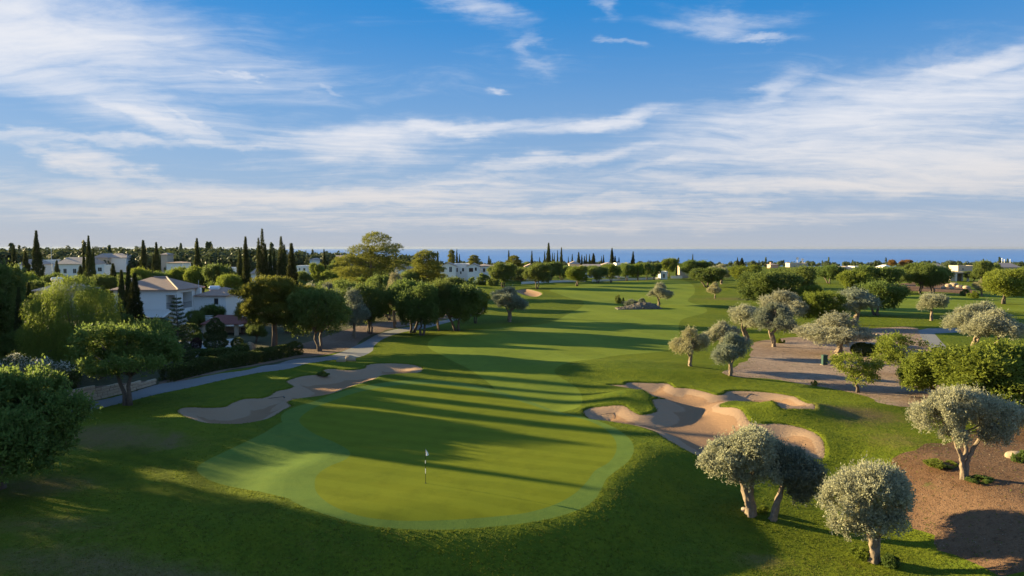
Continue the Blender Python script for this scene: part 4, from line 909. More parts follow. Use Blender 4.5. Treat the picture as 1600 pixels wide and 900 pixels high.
for k, x, b, t, w in mid:
    tree(k, CA, x, b, t, w, ('light green' if 'lime' in k else 'dark green') + ' bushy tree ' + where[x], 'tree', 'background trees between the villas')
# trees beyond the left edge whose long shadows fall over the near rough and the green
for k, X, Y, H, W in [('pine_b', -60, 24, 17, 11), ('pine_b', -62, 34, 18, 11), ('pine_b', -61, 43, 17, 10), ('pine_c', -62, 51, 17, 8), ('pine_c', -62, 57, 14, 5), ('carob_a', -58, 62, 9.5, 6), ('carob_c', -59, 66, 9.5, 6), ('cyp_b', -62, 69.3, 16, 3.4), ('carob_b', -60, 73, 9, 6), ('pine_c', -64, 78, 13, 7), ('carob_a', -66, 85, 12, 9), ('cyp_b', -83, 88, 21, 5.2), ('cyp_d', -84, 93, 23, 5.4), ('cyp_b', -85, 97.6, 24, 5.4), ('cyp_a', -86, 103, 24, 5.6), ('cyp_b', -88, 107.6, 24, 5.4), ('cyp_d', -90, 113, 24, 5.6), ('cyp_b', -92, 118, 24, 5.4)]:
    p = PROTO[k]; o = empty('tall_tree', (X, Y, h1(X, Y)), X); o.scale = (W / p['w'], W / p['w'], H / p['h'])
    tag(o, 'tall tree beyond the left edge of the picture, known only by its shadow', 'tree', 'trees beyond the left edge'); link('trunk', p['trunk'], None, o); link('crown', p['crown'], None, o)
# shrubs
for k, x, b, t, w, lab in [('shrub', 968, 474, 461, 13, 'small dark bush at the left end of the rubble mound'), ('shrub_olive', 1003, 474, 466, 14, 'grey bush at the right end of the rubble mound'), ('shrub_lime', 1219, 536, 528, 12, 'small green shrub beside the dark olive trunk'),
      ('shrub', 1507, 462, 452, 14, 'dark low bush on the sandy bank'), ('shrub_lime', 1520, 466, 455, 16, 'green low bush left of the little pale olive'), ('shrub_olive', 985, 478, 468, 26, 'scrubby grey bush in the middle of the rubble mound'), ('shrub', 505, 587, 580, 18, 'low dark bush at the upper edge of the left bunker'),
      ('shrub_lime', 1272, 602, 594, 9, 'small yellow green shrub at the edge of the pale soil'), ('shrub', 1594, 722, 704, 22, 'leafy bush beside the pale rock at the right edge'), ('shrub_lime', 1470, 728, 719, 44, 'creeping green plants on the red soil by the forked olive'),
      ('shrub', 1530, 752, 744, 40, 'green ground plants at the foot of the forked olive'), ('shrub_lime', 1345, 872, 855, 26, 'weeds at the foot of the nearest olive, left side'), ('shrub', 1392, 884, 866, 28, 'weeds at the foot of the nearest olive, right side'), ('shrub_lime', 1190, 800, 790, 18, 'weeds between the trunks of the leaning olive pair'),
      ('shrub_rust', 812, 438, 425, 18, 'reddish shrub below the sunlit gable'), ('shrub', 770, 446, 434, 24, 'dark shrub at the foot of the white villas'), ('shrub', 1380, 448, 440, 14, 'dark bush under the far right grove'), ('shrub', 750, 445, 428, 30, 'dark shrubbery right of the white villas')]:
    tree(k, 'shrub', x, b, t, w, lab, 'shrub', 'low shrubs')
for k, x, b, t, w, lab in [('ball_plum', 307, 545, 528, 17, 'plum coloured clipped bush in the villa garden'), ('ball', 371, 543, 528, 18, 'round clipped bush in front of the gazebo column'), ('ball', 380, 552, 537, 18, 'round clipped bush right of the garden path'), ('ball', 356, 556, 543, 22, 'low clipped bush left of the garden path'),
      ('ball', 326, 556, 544, 20, 'low clipped bush under the tiered topiary'), ('ball_plum', 338, 556, 546, 14, 'small plum coloured bush under the tiered topiary'), ('ball', 309, 536, 520, 14, 'clipped ball on a stem behind the plum bush'), ('ball', 295, 532, 506, 34, 'tall clipped bush against the villa terrace'), ('ball', 268, 548, 533, 20, 'clipped bush at the left foot of the tiered conifer'), ('ball', 288, 552, 535, 22, 'clipped bush at the right foot of the tiered conifer'), ('ball', 346, 495, 480, 16, 'clipped round bush behind the gazebo'), ('ball', 358, 495, 484, 14, 'smaller clipped round bush behind the gazebo'), ('ball', 322, 560, 548, 20, 'low clipped bush just behind the long hedge')]:
    tree(k, 'clipped_bush', x, b, t, w, lab, 'bush', 'clipped bushes in the villa garden')
# white flowering oleander behind the wall
def oleander():
    g = np.random.default_rng(77); o = empty('oleander_bush', on_ground(44, 628) + Vector((0, 0, .9))); tag(o, 'dark oleander bush topped with white blossom behind the stone wall', 'bush')
    lb = [(-3.5, 0, 1.6, 1.9, 1.2, 1.5), (-1.2, .2, 1.9, 1.8, 1.3, 1.6), (1.2, 0, 1.7, 1.8, 1.2, 1.5), (3.2, .3, 1.4, 1.5, 1.2, 1.3), (-5.5, .2, 1.6, 1.6, 1.2, 1.4)]
    p, N, t = lobes_pts(lb, 4200, g, .2, 5, 0); me = leaf_mesh('crown', [sprays(p, N, g, 8, .3, .05, .17, .3, .2)]); link('crown', me, M['hedge'], o)
    q = p[(p[:, 2] > 2.1) & (N[:, 2] > .2) & (wob(p, 1.5, 3) > -.1)]; qn = unit(np.random.default_rng(3).normal(0, 1, q.shape))
    link('blossom', leaf_mesh('blossom', [sprays(q, qn, g, 9, .14, .10, .13, .8, .5)]), M['blossom'], o)
    for l in lb: mb = MB(); limb(mb, (l[0], l[1], -1.2), (l[0], l[1], l[2]), .09, .03, g, 6); mb.build('stem', M['darkbark'], o)
oleander()
# hedges follow the path
def hedge(line, width, height, label, mat='hedge', dens=75):
    pts = [on_ground(*q) for q in line]; o = empty('hedge', pts[0]); tag(o, label, 'hedge'); g = np.random.default_rng(len(label)); A = []; N = []; mb = MB()
    for a, b in zip(pts[:-1], pts[1:]):
        L = (b - a).length; n = int(L * dens * (width + 2 * height)); t = g.uniform(0, 1, n); c = np.outer(1 - t, a) + np.outer(t, b)
        dv = np.array((b - a).normalized()); s = np.array([-dv[1], dv[0], 0]); k = g.uniform(0, width + 2 * height, n)
        side = np.where(k < height, -width / 2, np.where(k > width + height, width / 2, k - height - width / 2)); z = np.where(k < height, k, np.where(k > width + height, width + 2 * height - k, height))
        nn = np.where((k < height)[:, None], -s, np.where((k > width + height)[:, None], s, np.array([0, 0, 1.])))
        q = c + np.outer(side, s); q[:, 2] += z * (1 + .10 * 3 * wob(q * np.array([1, 1, 0]), 1.0, 5)); A.append(q); N.append(nn)
    A = np.concatenate(A); N = np.concatenate(N); A -= np.array(pts[0])
    link('foliage', leaf_mesh('foliage', [sprays(A, unit(N + g.normal(0, .45, N.shape)), g, 7, .16, .04, .15, .55, .2)]), M[mat], o)
hedge([(256, 596), (300, 586), (350, 576), (400, 566), (440, 558), (466, 553)], 1.5, 1.35, 'long dark uneven hedge between the villa garden and the cart path')
hedge([(303, 505), (352, 503)], 1.2, 1.5, 'straight clipped hedge beside the villa pool terrace')
hedge([(282, 566), (330, 560), (385, 552)], 1.2, 1.0, 'low loose hedge inside the villa garden behind the long hedge')
hedge([(770, 444), (815, 443)], 3.0, 3.0, 'clipped hedge below the sunlit gable', dens=10)

# far woodland: one mass of crowns, built of leaf clumps
def woodland():
    g = np.random.default_rng(99); T = []
    protos = []
    for k in range(6):
        n = 120; lb = [(0, 0, 4, 2.6, 2.6, 2.6), (1.6, .5, 3.2, 2, 2, 1.8), (-1.5, -.4, 3.4, 2, 2, 2.0)] if k < 5 else [(0, 0, 5, .9, .9, 5.0)]
        p, N, t = lobes_pts(lb, n, g, .15, k, 0, .3); protos.append((p, N, np.clip(t, 0, 1)))
    def place(X, Y, s, k, tone):
        Z = h_base(X, Y)
        for i in range(len(X)):
            p, N, t = protos[k[i]]; a = g.uniform(0, 6.28); c, sn = math.cos(a), math.sin(a); Rm = np.array([[c, sn, 0], [-sn, c, 0], [0, 0, 1]])
            T.append(((p @ Rm) * s[i] + np.array([X[i], Y[i], Z[i] - .5]), N @ Rm, np.clip(t * .5 + tone[i] * .5, 0, 1), np.full(len(p), s[i])))
    n = 1900; d = 1 / np.sqrt(g.uniform(1 / 1900 ** 2, 1 / 330 ** 2, n)); u = g.uniform(-.98, -.14, n); dmin = np.where(u < -.35, 330, 420); ok = d > dmin
    d, u = d[ok], u[ok]; n = len(d); place(u * d, d, g.uniform(.55, 1.4, n) ** 1.2 * (1 + d / 2800), g.choice(6, n, p=[.194] * 5 + [.03]), g.uniform(0, 1, n))
    n = 1100; d = 1 / np.sqrt(g.uniform(1 / 2400 ** 2, 1 / 600 ** 2, n)); u = g.uniform(-.16, .95, n)
    place(u * d, d, g.uniform(.5, 1.0, n), g.choice(6, n, p=[.19] * 5 + [.05]), g.uniform(0, 1, n))
    A = np.concatenate([t[0] for t in T]); N = np.concatenate([t[1] for t in T]); t0 = np.concatenate([t[2] for t in T]); S = np.concatenate([t[3] for t in T])
    m = len(A); dd = unit(np.cross(N, g.normal(0, 1, (m, 3))) + N * g.normal(0, .35, (m, 1))); s = unit(np.cross(N, dd) + g.normal(0, .25, (m, 3))); l = (S * 1.35 * g.uniform(.7, 1.3, m))[:, None]
    V = np.stack([A - s * l * .4, A - dd * l * .5, A + s * l * .4, A + dd * l * .5], 1).reshape(-1, 3)
    tag(link('distant_woodland', np_mesh('distant_woodland', V, np.arange(len(V)).reshape(-1, 4), {'tint': np.repeat(t0, 4)}), M['wood_far']), 'distant wooded slope of dark tree crowns below the horizon', 'woodland', kind='stuff')
woodland()

# ------------------------------------------------------------------ buildings
def Xp(x, d): return (x - 800) / F * d
def Zp(y, d): return P(800, y, d).z
def window(root, x0, x1, z0, z1, y, frame='white', pane='glass', bars=1):
    w = MB(); t = .07; m = MB()
    w.box(x0 - t, x1 + t, y - .05, y + .02, z0 - t, z0); w.box(x0 - t, x1 + t, y - .05, y + .02, z1, z1 + t)
    w.box(x0 - t, x0, y - .05, y + .02, z0, z1); w.box(x1, x1 + t, y - .05, y + .02, z0, z1)
    f = w.build('window', M[frame], root); m.box(x0, x1, y - .02, y + .01, z0, z1); m.build('pane', M[pane], f)
    xm = (x0 + x1) / 2
    if bars and x1 - x0 > .8: MB().box(xm - .03, xm + .03, y - .045, y - .021, z0, z1).build('glazing_bar', M[frame], f)
    return f
def house(d, x0, x1, base, eave, ridge, depth, label, wall='white', roof='tile', kind='hip', wins=(), name='villa', ins=2.5, tank=None, chim=None, side=()):
    """axis aligned house whose front stands d metres ahead; picture heights set eave, ridge and windows"""
    X0, X1 = Xp(x0, d), Xp(x1, d); zb = float(h_base((X0 + X1) / 2, d)) - 1.0; ze = Zp(eave, d); zr = Zp(ridge, d)
    xm = (X0 + X1) / 2; root = empty(name, (xm, d, zb + 1)); tag(root, label, 'house'); L = lambda v: v
    X0 -= xm; X1 -= xm; z0 = -1.0; e = ze - zb - 1; r = max(zr - zb - 1, e + .4)
    MB().box(X0, X1, 0, depth, z0, e).build('wall', M[wall], root)
    if kind == 'hip':
        ro = MB().hip(X0, X1, 0, depth, e, r, ins, .16, .45).build('roof', M[roof], root)
    elif kind == 'gable':
        b = MB(); o = .35; b.add([(X0 - o, -o, e - .1), (X0 - o, depth + o, e - .1), ((X0 + X1) / 2, -o, r), ((X0 + X1) / 2, depth + o, r), (X1 + o, -o, e - .1), (X1 + o, depth + o, e - .1),
                               (X0 - o, -o, e + .08), (X0 - o, depth + o, e + .08), ((X0 + X1) / 2, -o, r + .18), ((X0 + X1) / 2, depth + o, r + .18), (X1 + o, -o, e + .08), (X1 + o, depth + o, e + .08)],
                              [(0, 1, 3, 2), (2, 3, 5, 4), (6, 8, 9, 7), (8, 10, 11, 9), (0, 6, 7, 1), (4, 5, 11, 10), (0, 2, 8, 6), (2, 4, 10, 8), (1, 7, 9, 3), (3, 9, 11, 5)])
        ro = b.build('roof', M[roof], root); MB().add([(X0, .02, e), (X1, .02, e), ((X0 + X1) / 2, .02, r - .05), (X0, .22, e), (X1, .22, e), ((X0 + X1) / 2, .22, r - .05)], [(0, 1, 2), (3, 5, 4), (0, 2, 5, 3), (1, 4, 5, 2)]).build('gable_wall', M[wall], root)
    else:
        b = MB(); t = .3
        b.box(X0 - .1, X1 + .1, -.1, t, e, r); b.box(X0 - .1, X1 + .1, depth - t, depth + .1, e, r); b.box(X0 - .1, X0 + t, t, depth - t, e, r); b.box(X1 - t, X1 + .1, t, depth - t, e, r)
        b.box(X0 + t, X1 - t, t, depth - t, e + .003, e + .08); ro = b.build('roof', M[roof], root)
    for (a, b_, c, f, *k) in wins:
        window(root, Xp(a, d) - xm, Xp(b_, d) - xm, Zp(f, d) - zb - 1, Zp(c, d) - zb - 1, -.003, *(k or ('white',)))
    if chim:
        cx, ctop, cw = chim; MB().box(Xp(cx, d) - xm - cw / 2, Xp(cx, d) - xm + cw / 2, depth * .4, depth * .4 + cw, e, Zp(ctop, d) - zb - 1).build('chimney', M[wall], ro)
    if tank:
        tx, ty, tw = tank; q = MB(); z = Zp(ty, d) - zb - 1; c = Xp(tx, d) - xm
        q.tube([(c - tw / 2, depth * .45, z), (c - tw / 2 + .08, depth * .45, z), (c + tw / 2 - .08, depth * .45, z), (c + tw / 2, depth * .45, z)], [.38, .46, .46, .38], 14); q.box(c - tw / 2 + .2, c + tw / 2 - .2, depth * .45 - .3, depth * .45 + .3, z - 1.4, z - .4); q.build('water_tank', M['metal'], ro)
    return root
# the white villa
def villa():
    d = 113.0; xm = Xp(275, d); root = empty('villa', (xm, d, h1(xm, d))); tag(root, 'two storey white villa with tiled hip roof and balcony in the garden on the left', 'house'); zb = h1(xm, d)
    X = lambda x, dd=d: Xp(x, dd) - xm
    Z = lambda y, dd=d: Zp(y, dd) - zb
    e, r, L = Z(454), Z(440), X(176)
    bal0, bal1, bz0, bz1 = X(258), X(272.5), Z(483), Z(461)
    # front wall built round the balcony recess, side wall round the loggia
    fw = MB(); fw.box(L, bal0, 0, .3, -.5, e); fw.box(bal1, 0, 0, .3, -.5, e); fw.box(bal0, bal1, 0, .3, -.5, bz0); fw.box(bal0, bal1, 0, .3, bz1, e); fw.build('front_wall', M['white'], root)
    ln = MB(); ln.box(bal0 - .1, bal1 + .1, 2.2, 2.4, bz0 - .2, bz1 + .2); ln.box(bal0 - .1, bal1 + .1, .3, 2.2, bz0 - .15, bz0); ln.box(bal0 - .15, bal0, .3, 2.2, bz0, bz1); ln.box(bal1, bal1 + .15, .3, 2.2, bz0, bz1); ln.box(bal0 - .1, bal1 + .1, .3, 2.2, bz1, bz1 + .12); ln.build('balcony_recess', M['white'], root)
    MB().box(bal1 - .75, bal1 - .02, 2.1, 2.19, bz0, bz1 - .15).build('door', M['wood'], root)
    rl = MB(); rl.box(bal0, bal1, .05, .09, bz0 + .95, bz0 + 1.0)
    for k in range(9): rl.box(bal0 + (bal1 - bal0) * k / 8 - .012, bal0 + (bal1 - bal0) * k / 8 + .012, .055, .085, bz0, bz0 + .95)
    rl.build('railing', M['iron'], root)
    D = 9.0; lz0, lz1 = bz0 - .1, bz1 + .1
    sw = MB(); sw.box(-.3, 0, .3, 1.4, -.5, e); sw.box(-.3, 0, 5.4, D, -.5, e); sw.box(-.3, 0, 1.4, 5.4, -.5, lz0); sw.box(-.3, 0, 1.4, 5.4, lz1 + .2, e); sw.build('side_wall', M['white'], root)
    lo = MB(); lo.box(-3, -.3, 5.4, 5.6, lz0, lz1 + .3); lo.box(-3.2, -3, 1.4, 5.6, lz0, lz1 + .3); lo.box(-3, -.3, 1.4, 5.4, lz0 - .1, lz0 - .003); lo.build('loggia_recess', M['white'], root)
    MB().box(-2.99, -2.9, 2.6, 4.2, lz0, lz1 - .3).build('door', M['wood'], root)
    rl = MB(); rl.box(-.12, -.08, 1.4, 5.4, lz0 + .95, lz0 + 1.0)
    for k in range(17): rl.box(-.11, -.09, 1.4 + k * .25 - .012, 1.4 + k * .25 + .012, lz0, lz0 + .95)
    rl.build('railing', M['iron'], root)
    MB().box(L, L + .3, .3, D, -.5, e).build('end_wall', M['white'], root); MB().box(L + .3, -.3, D - .3, D, -.5, e).build('back_wall', M['white'], root)
    ro = MB().hip(L, 0, 0, D, e + .003, r + .55, 4.4, .16, .5).build('roof', M['tile'], root)
    a = Vector((.5, -.5, e + .22)); b = Vector((-3.9, D / 2, r + .62)); MB().tube([a, b], [.13, .13], 6).build('hip_ridge', M['cream'], ro)
    MB().tube([(L + 4.4, D / 2, r + .6), b], [.11, .11], 6).build('roof_ridge', M['tilepale'], ro)
    MB().box(X(183), X(183) + 1.1, 2.5, 3.6, e, Z(436)).build('chimney', M['white'], ro)
    # lean-to with slatted roof and pale blue doors below
    ex0, ex1, dz = X(222), X(266), Z(492)
    for k in range(11):
        x = ex0 + (ex1 - ex0) * k / 10; MB().add([(x - .32, -3.2, dz - .15), (x + .32, -3.2, dz - .15), (x + .32, -.02, dz + .75), (x - .32, -.02, dz + .75), (x - .32, -3.2, dz - .05), (x + .32, -3.2, dz - .05), (x + .32, -.02, dz + .85), (x - .32, -.02, dz + .85)], [(0, 3, 2, 1), (4, 5, 6, 7), (0, 1, 5, 4), (1, 2, 6, 5), (2, 3, 7, 6), (3, 0, 4, 7)]).build('awning_slat', M['canvas'], root)
    MB().box(ex0 - .2, ex1 + .3, -3.3, -3.0, dz - .5, dz - .16).build('awning_beam', M['wood'], root)
    for x in (X(243), X(266)): MB().box(x - .25, x + .25, -3.15, -2.75, -.5, dz - .5).build('awning_post', M['stone'], root)
    MB().box(ex0, X(241), -.12, -.003, -.2, dz - .4).build('door', M['teal'], root); MB().box(X(246), X(262), -.12, -.003, 1.0, dz - .4).build('shutter', M['teal'], root)
    MB().box(X(245), X(264), -.3, -.003, -.4, .95).build('plinth', M['stone'], root)
    # chimney stack, aerial, low wing with its own roof behind
    wy = 6.0; w0, w1 = .02, Xp(352, d + wy) - xm; we = Zp(463, d + wy) - zb
    MB().box(w0, w1, wy, wy + 9, -.5, we).build('wing_wall', M['white'], root); wr = MB().hip(w0 + .6, w1, wy, wy + 9, we + .003, Zp(449, d + wy + 4) - zb, 4, .15, .45).build('wing_roof', M['tile'], root)
    c = Xp(306, d + wy) - xm; MB().box(c - .35, c + .35, wy + .6, wy + 1.3, we, Zp(450, d + wy) - zb).build('chimney', M['white'], wr)
    MB().tube([(c, wy + .9, Zp(450, d + wy) - zb), (c, wy + .9, Zp(438, d + wy) - zb)], [.03, .03], 5).build('aerial', M['metal'], wr)
    c = Xp(323, d + wy) - xm; MB().tube([(c - .9, wy + 3, we + 1.2), (c - .8, wy + 3, we + 1.2), (c + .8, wy + 3, we + 1.2), (c + .9, wy + 3, we + 1.2)], [.4, .5, .5, .4], 14).build('water_tank', M['metal'], wr)
    window(root, Xp(334, d + wy) - xm, Xp(339, d + wy) - xm, Zp(475, d + wy) - zb, Zp(467, d + wy) - zb, wy - .003, 'wood')
    MB().box(.02, Xp(322, d) - xm, 1.0, 5.5, -.5, 2.6).build('terrace_wall', M['white'], root)
    tr = MB()
    for k in range(8): tr.box(.02, Xp(322, d) - xm, 1.0 + k * .62, 1.12 + k * .62, 2.75, 2.9)
    tr.build('pergola_beams', M['canvas'], root)
villa()
def gazebo():
    d = 111.0; xm = Xp(345, d); zb = h1(xm, d); root = empty('gazebo', (xm, d, zb)); tag(root, 'open garden gazebo with dark red roof and stone columns', 'gazebo'); X = lambda x: Xp(x, d) - xm; e = Zp(507, d) - zb
    for x in (X(317), X(366)):
        for y in (.3, 4.2): MB().box(x - .27, x + .27, y - .27, y + .27, -.4, e - .02).build('column', M['stone'], root)
    MB().hip(X(316), X(372), 0, 4.6, e, Zp(494, d) - zb, 1.8, .14, .4).build('roof', M['redroof'], root)
    MB().box(X(318), X(388), 4.0, 4.25, -.4, 1.0).build('low_wall', M['stone'], root)
    for k in range(12): MB().box(X(370) + k * .16, X(370) + k * .16 + .10, 1.2, 1.26, 0, 1.15).build('gate_slat', M['wood'], root)
    MB().box(X(369), X(370) + 2.0, 1.27, 1.31, .85, .95).build('gate_rail', M['wood'], root); MB().box(X(388) - .25, X(388) + .25, 1.0, 1.5, -.3, 1.5).build('gate_post', M['stone'], root)
gazebo()
g0 = on_ground(333, 512); um = empty('parasol', g0); tag(um, 'closed white parasol behind the gazebo', 'parasol'); MB().tube([(0, 0, 0), (0, 0, 2.9)], [.03, .03], 6).build('pole', M['wood'], um); MB().tube([(0, 0, .9), (0, 0, 1.4), (0, 0, 2.3), (0, 0, 3.1)], [.30, .26, .18, .03], 10, .12, 3).build('canopy', M['flag'], um)
DK = ('wood', 'glass')
house(140, 52, 110, 505, 455, 443, 9, 'house with pinkish tiled roof and white water tank peeping over the pepper tree', 'cream', 'tilepale', tank=(68, 438, 2.2))
house(300, 88, 142, 437, 413, 402, 11, 'white house with two dark windows behind the far left cypresses', 'white', 'tilepale', wins=[(99, 104, 420, 427), (114, 119, 420, 427)], chim=(94, 403, 1.0))
house(310, 26, 58, 437, 414, 405, 11, 'white house half hidden behind the leftmost cypresses', 'white', 'tilepale', wins=[(46, 50, 418, 425)])
house(330, 64, 92, 432, 410, 406, 9, 'low flat roofed pale house behind the tallest far left cypress', 'white', 'white', 'flat')
house(330, 146, 168, 425, 403, 396, 12, 'cream house catching the sun on its left wall', 'cream', 'tilepale', wins=[(151, 154, 404, 408)])
house(333, 166, 198, 425, 403, 396, 9, 'pale hipped house joined to the right of the cream house', 'white', 'tilepale')
house(300, 150, 163, 428, 416, 414, 6, 'small white annex with dark openings below the cream house', 'white', 'white', 'flat', wins=[(153, 159, 418, 424)])
house(265, 348, 366, 440, 420, 418, 7, 'little flat roofed white house left of the cypress pair', 'white', 'white', 'flat', wins=[(350, 354, 422, 426), (357, 362, 422, 427)])
house(230, 392, 421, 450, 428, 411, 10, 'house with large pink tiled roof behind the cypress group', 'white', 'tilepale', ins=3.5)
house(280, 464, 480, 436, 418, 415, 7, 'tiny white cottage right of the cypress group', 'white', 'white', 'flat', wins=[(467, 469, 419, 422), (474, 477, 419, 423)])
house(420, 484, 499, 415, 406, 403, 9, 'far pale roofed house left of the lone thin cypress', 'white', 'tilepale'); house(430, 517, 545, 413, 404, 399, 10, 'far pale house on the skyline left of the big pine', 'cream', 'tilepale', wins=[(523, 526, 405, 409), (531, 534, 405, 409)])
house(330, 252, 262, 424, 398, 395, 6, 'narrow far house behind the two thin cypresses', 'cream', 'tilepale'); house(420, 318, 338, 412, 403, 400, 9, 'far tawny house right of the single tall cypress', 'cream', 'tilepale'); house(300, 260, 285, 422, 411, 409, 8, 'low far house with red roof above the villa roof', 'white', 'tile')
house(255, 616, 640, 440, 420, 413, 8, 'grey roofed house between the big pine and the golden pine', 'white', 'tilepale')
house(280, 688, 712, 440, 416, 411, 9, 'left end villa of the white terrace with a sloping roof', 'white', 'tilepale', 'gable', wins=[(702, 706, 417, 425), (691, 694, 420, 425)])
house(284, 709, 731, 441, 414, 412, 9, 'second villa of the white terrace with dark shutters', 'white', 'white', 'flat', wins=[(709.5, 715, 419, 424.5, 'wood', 'wood'), (722, 725, 419, 424), (719, 721, 424, 428)])
house(280, 730, 748, 441, 416, 412, 9, 'third villa of the white terrace with a peach balcony', 'white', 'tilepale', 'gable', wins=[(733, 739, 419, 424.5, 'wood', 'wood'), (742, 745, 418, 423)])
house(290, 747, 768, 440, 416, 413, 9, 'fourth villa of the white terrace behind the dark shrubbery', 'white', 'tilepale', 'hip', wins=[(755, 758, 419.5, 424.5, 'wood', 'wood')])
house(300, 768, 800, 436, 416, 412, 10, 'long pale roofed villa behind the round green tree', 'white', 'tilepale')
house(300, 820, 838, 438, 417, 413, 10, 'villa with sunlit gable end below the sea cypresses', 'cream', 'tilepale', 'gable'); house(345, 890, 906, 428, 413, 408, 8, 'pink roofed villa behind the pale green tree', 'cream', 'tilepale')
house(330, 906, 946, 434, 419, 413, 10, 'long grey roofed villa behind the dark tree at the fairway edge', 'white', 'tilepale', wins=[(912, 914, 422, 426)]); house(345, 942, 962, 430, 414, 410, 8, 'cream villa below the tall cypress', 'cream', 'tilepale')
house(340, 963, 982, 432, 413, 411, 9, 'flat roofed white villa with open terrace right of the tall cypress', 'white', 'white', 'flat', wins=[(970, 974, 417, 424)]); house(330, 1062, 1080, 433, 417, 415, 4, 'grey pink block house behind the end of the fairway', 'stone', 'tilepale', 'flat', wins=[(1064, 1066, 416, 419)])
house(320, 1032, 1043, 437, 426, 424, 5, 'small white hut at the end of the fairway', 'white', 'white', 'flat', wins=[(1036, 1039, 428, 434)])
house(520, 1204, 1216, 424, 414, 412, 7, 'peach coloured tower house against the sea', 'peach', 'tilepale', 'hip', chim=(1207, 410, 1.2)); house(560, 1234, 1262, 420, 414, 411, 9, 'cream flat roofed building with white dishes against the sea', 'cream', 'cream', 'flat', wins=[(1240, 1242, 415, 417)])
house(380, 1312, 1340, 432, 420, 416, 10, 'sandy coloured house with pale roof beyond the far right grove', 'cream', 'tilepale'); house(430, 1336, 1352, 425, 419, 416, 9, 'blue grey roofed house right of the sandy coloured house', 'white', 'white', 'flat')
house(430, 1380, 1396, 424, 418, 414, 9, 'pale blue roofed house left of the rust coloured trees', 'white', 'white'); house(400, 1448, 1480, 428, 419, 412, 11, 'house with broad pink hipped roof behind the two trunked carobs', 'cream', 'tilepale'); house(430, 1497, 1524, 425, 418, 415, 9, 'long low cream house by the sea left of the dark trees', 'cream', 'cream', 'flat', wins=[(1503, 1506, 419, 422)])
house(400, 1562, 1594, 430, 418, 411, 10, 'yellowish far right villa with masts behind it', 'cream', 'tilepale', wins=[(1570, 1574, 419, 423)])
# pergola on the right
def pergola():
    d = 300.0; xm = Xp(1500, d); zb = h1(xm, d); root = empty('pergola', (xm, d, zb)); tag(root, 'white open pergola with flat roof on the far lawn at the right', 'pergola'); X = lambda x: Xp(x, d) - xm; e = Zp(427, d) - zb
    for x in (X(1494), X(1513)):
        for y in (0, 4): MB().box(x - .35, x + .35, y - .35, y + .35, -.5, e - .01).build('column', M['white'], root)
    MB().box(X(1484), X(1515), -.6, 4.6, e, e + .55).build('roof', M['cream'], root); MB().box(X(1485), X(1493), -.2, 4.2, -.5, e - .01).build('wall', M['cream'], root)
    MB().box(X(1493), X(1513), 4.0, 4.3, -.5, e - .01).build('back_wall', M['stone'], root)
pergola()
for x, t, lab in [(1247, 404, 'left white satellite dish on the cream building'), (1255, 406, 'right white satellite dish on the cream building')]:
    d = 562.0; z = Zp(411, d) - .3; o = empty('satellite_dish', (Xp(x, d), d + 2, z)); tag(o, lab, 'dish', 'white dishes against the sea'); h = Zp(t, d) - z
    MB().tube([(0, 0, 0), (0, 0, h)], [.15, .1], 6).build('mast', M['metal'], o); b = MB(); b.tube([(0, .2, h), (0, 0, h), (0, -.25, h)], [.2, .9, 1.2], 12); b.build('dish', M['metal'], o)
for x, t, lab in [(1565, 403, 'tallest white mast behind the far right villa'), (1569, 405, 'shorter white mast with a ball behind the far right villa'), (1578, 405, 'thin white mast at the right behind the far right villa')]:
    d = 420.0; z = float(h_base(Xp(x, d), d)); h = Zp(t, d) - z; o = empty('mast', (Xp(x, d), d, z)); tag(o, lab, 'mast', 'masts behind the far right villa'); MB().tube([(0, 0, 0), (0, 0, h)], [.22, .12], 6).build('pole', M['metal'], o); MB().tube([(0, 0, h - .9), (0, 0, h - .5), (0, 0, h - .1)], [.1, .4, .1], 8).build('head', M['metal'], o)
d = 300.0; z = h1(Xp(81, d), d); o = empty('mast', (Xp(81, d), d, z)); tag(o, 'tall white pole beside the white house with two windows', 'mast'); MB().tube([(0, 0, 0), (0, 0, Zp(384, d) - z)], [.14, .07], 6).build('pole', M['metal'], o)
# low white boundary wall along the far fairway
def far_wall(pts, label, h=.9):
    ps = [on_ground(*p) for p in pts]; o = empty('boundary_wall', ps[0]); tag(o, label, 'wall')
    for a, b in zip(ps[:-1], ps[1:]):
        v = b - a; n = Vector((-v.y, v.x, 0)).normalized() * .15; q = MB(); A = a - ps[0]; B = b - ps[0]
        q.add([A - n + Vector((0, 0, -.4)), B - n + Vector((0, 0, -.4)), B + n + Vector((0, 0, -.4)), A + n + Vector((0, 0, -.4)), A - n + Vector((0, 0, h)), B - n + Vector((0, 0, h)), B + n + Vector((0, 0, h)), A + n + Vector((0, 0, h))], [(0, 3, 2, 1), (4, 5, 6, 7), (0, 1, 5, 4), (1, 2, 6, 5), (2, 3, 7, 6), (3, 0, 4, 7)]); q.build('wall_panel', M['canvas'], o)
far_wall([(815, 444), (850, 442), (880, 441), (915, 440)], 'low white wall behind the round dark tree at the far fairway edge'); far_wall([(925, 440), (960, 439), (1000, 437.5), (1032, 436)], 'low white wall behind the clipped row at the fairway end')
far_wall([(1048, 435), (1066, 435)], 'low wall right of the small white hut', 1.2)

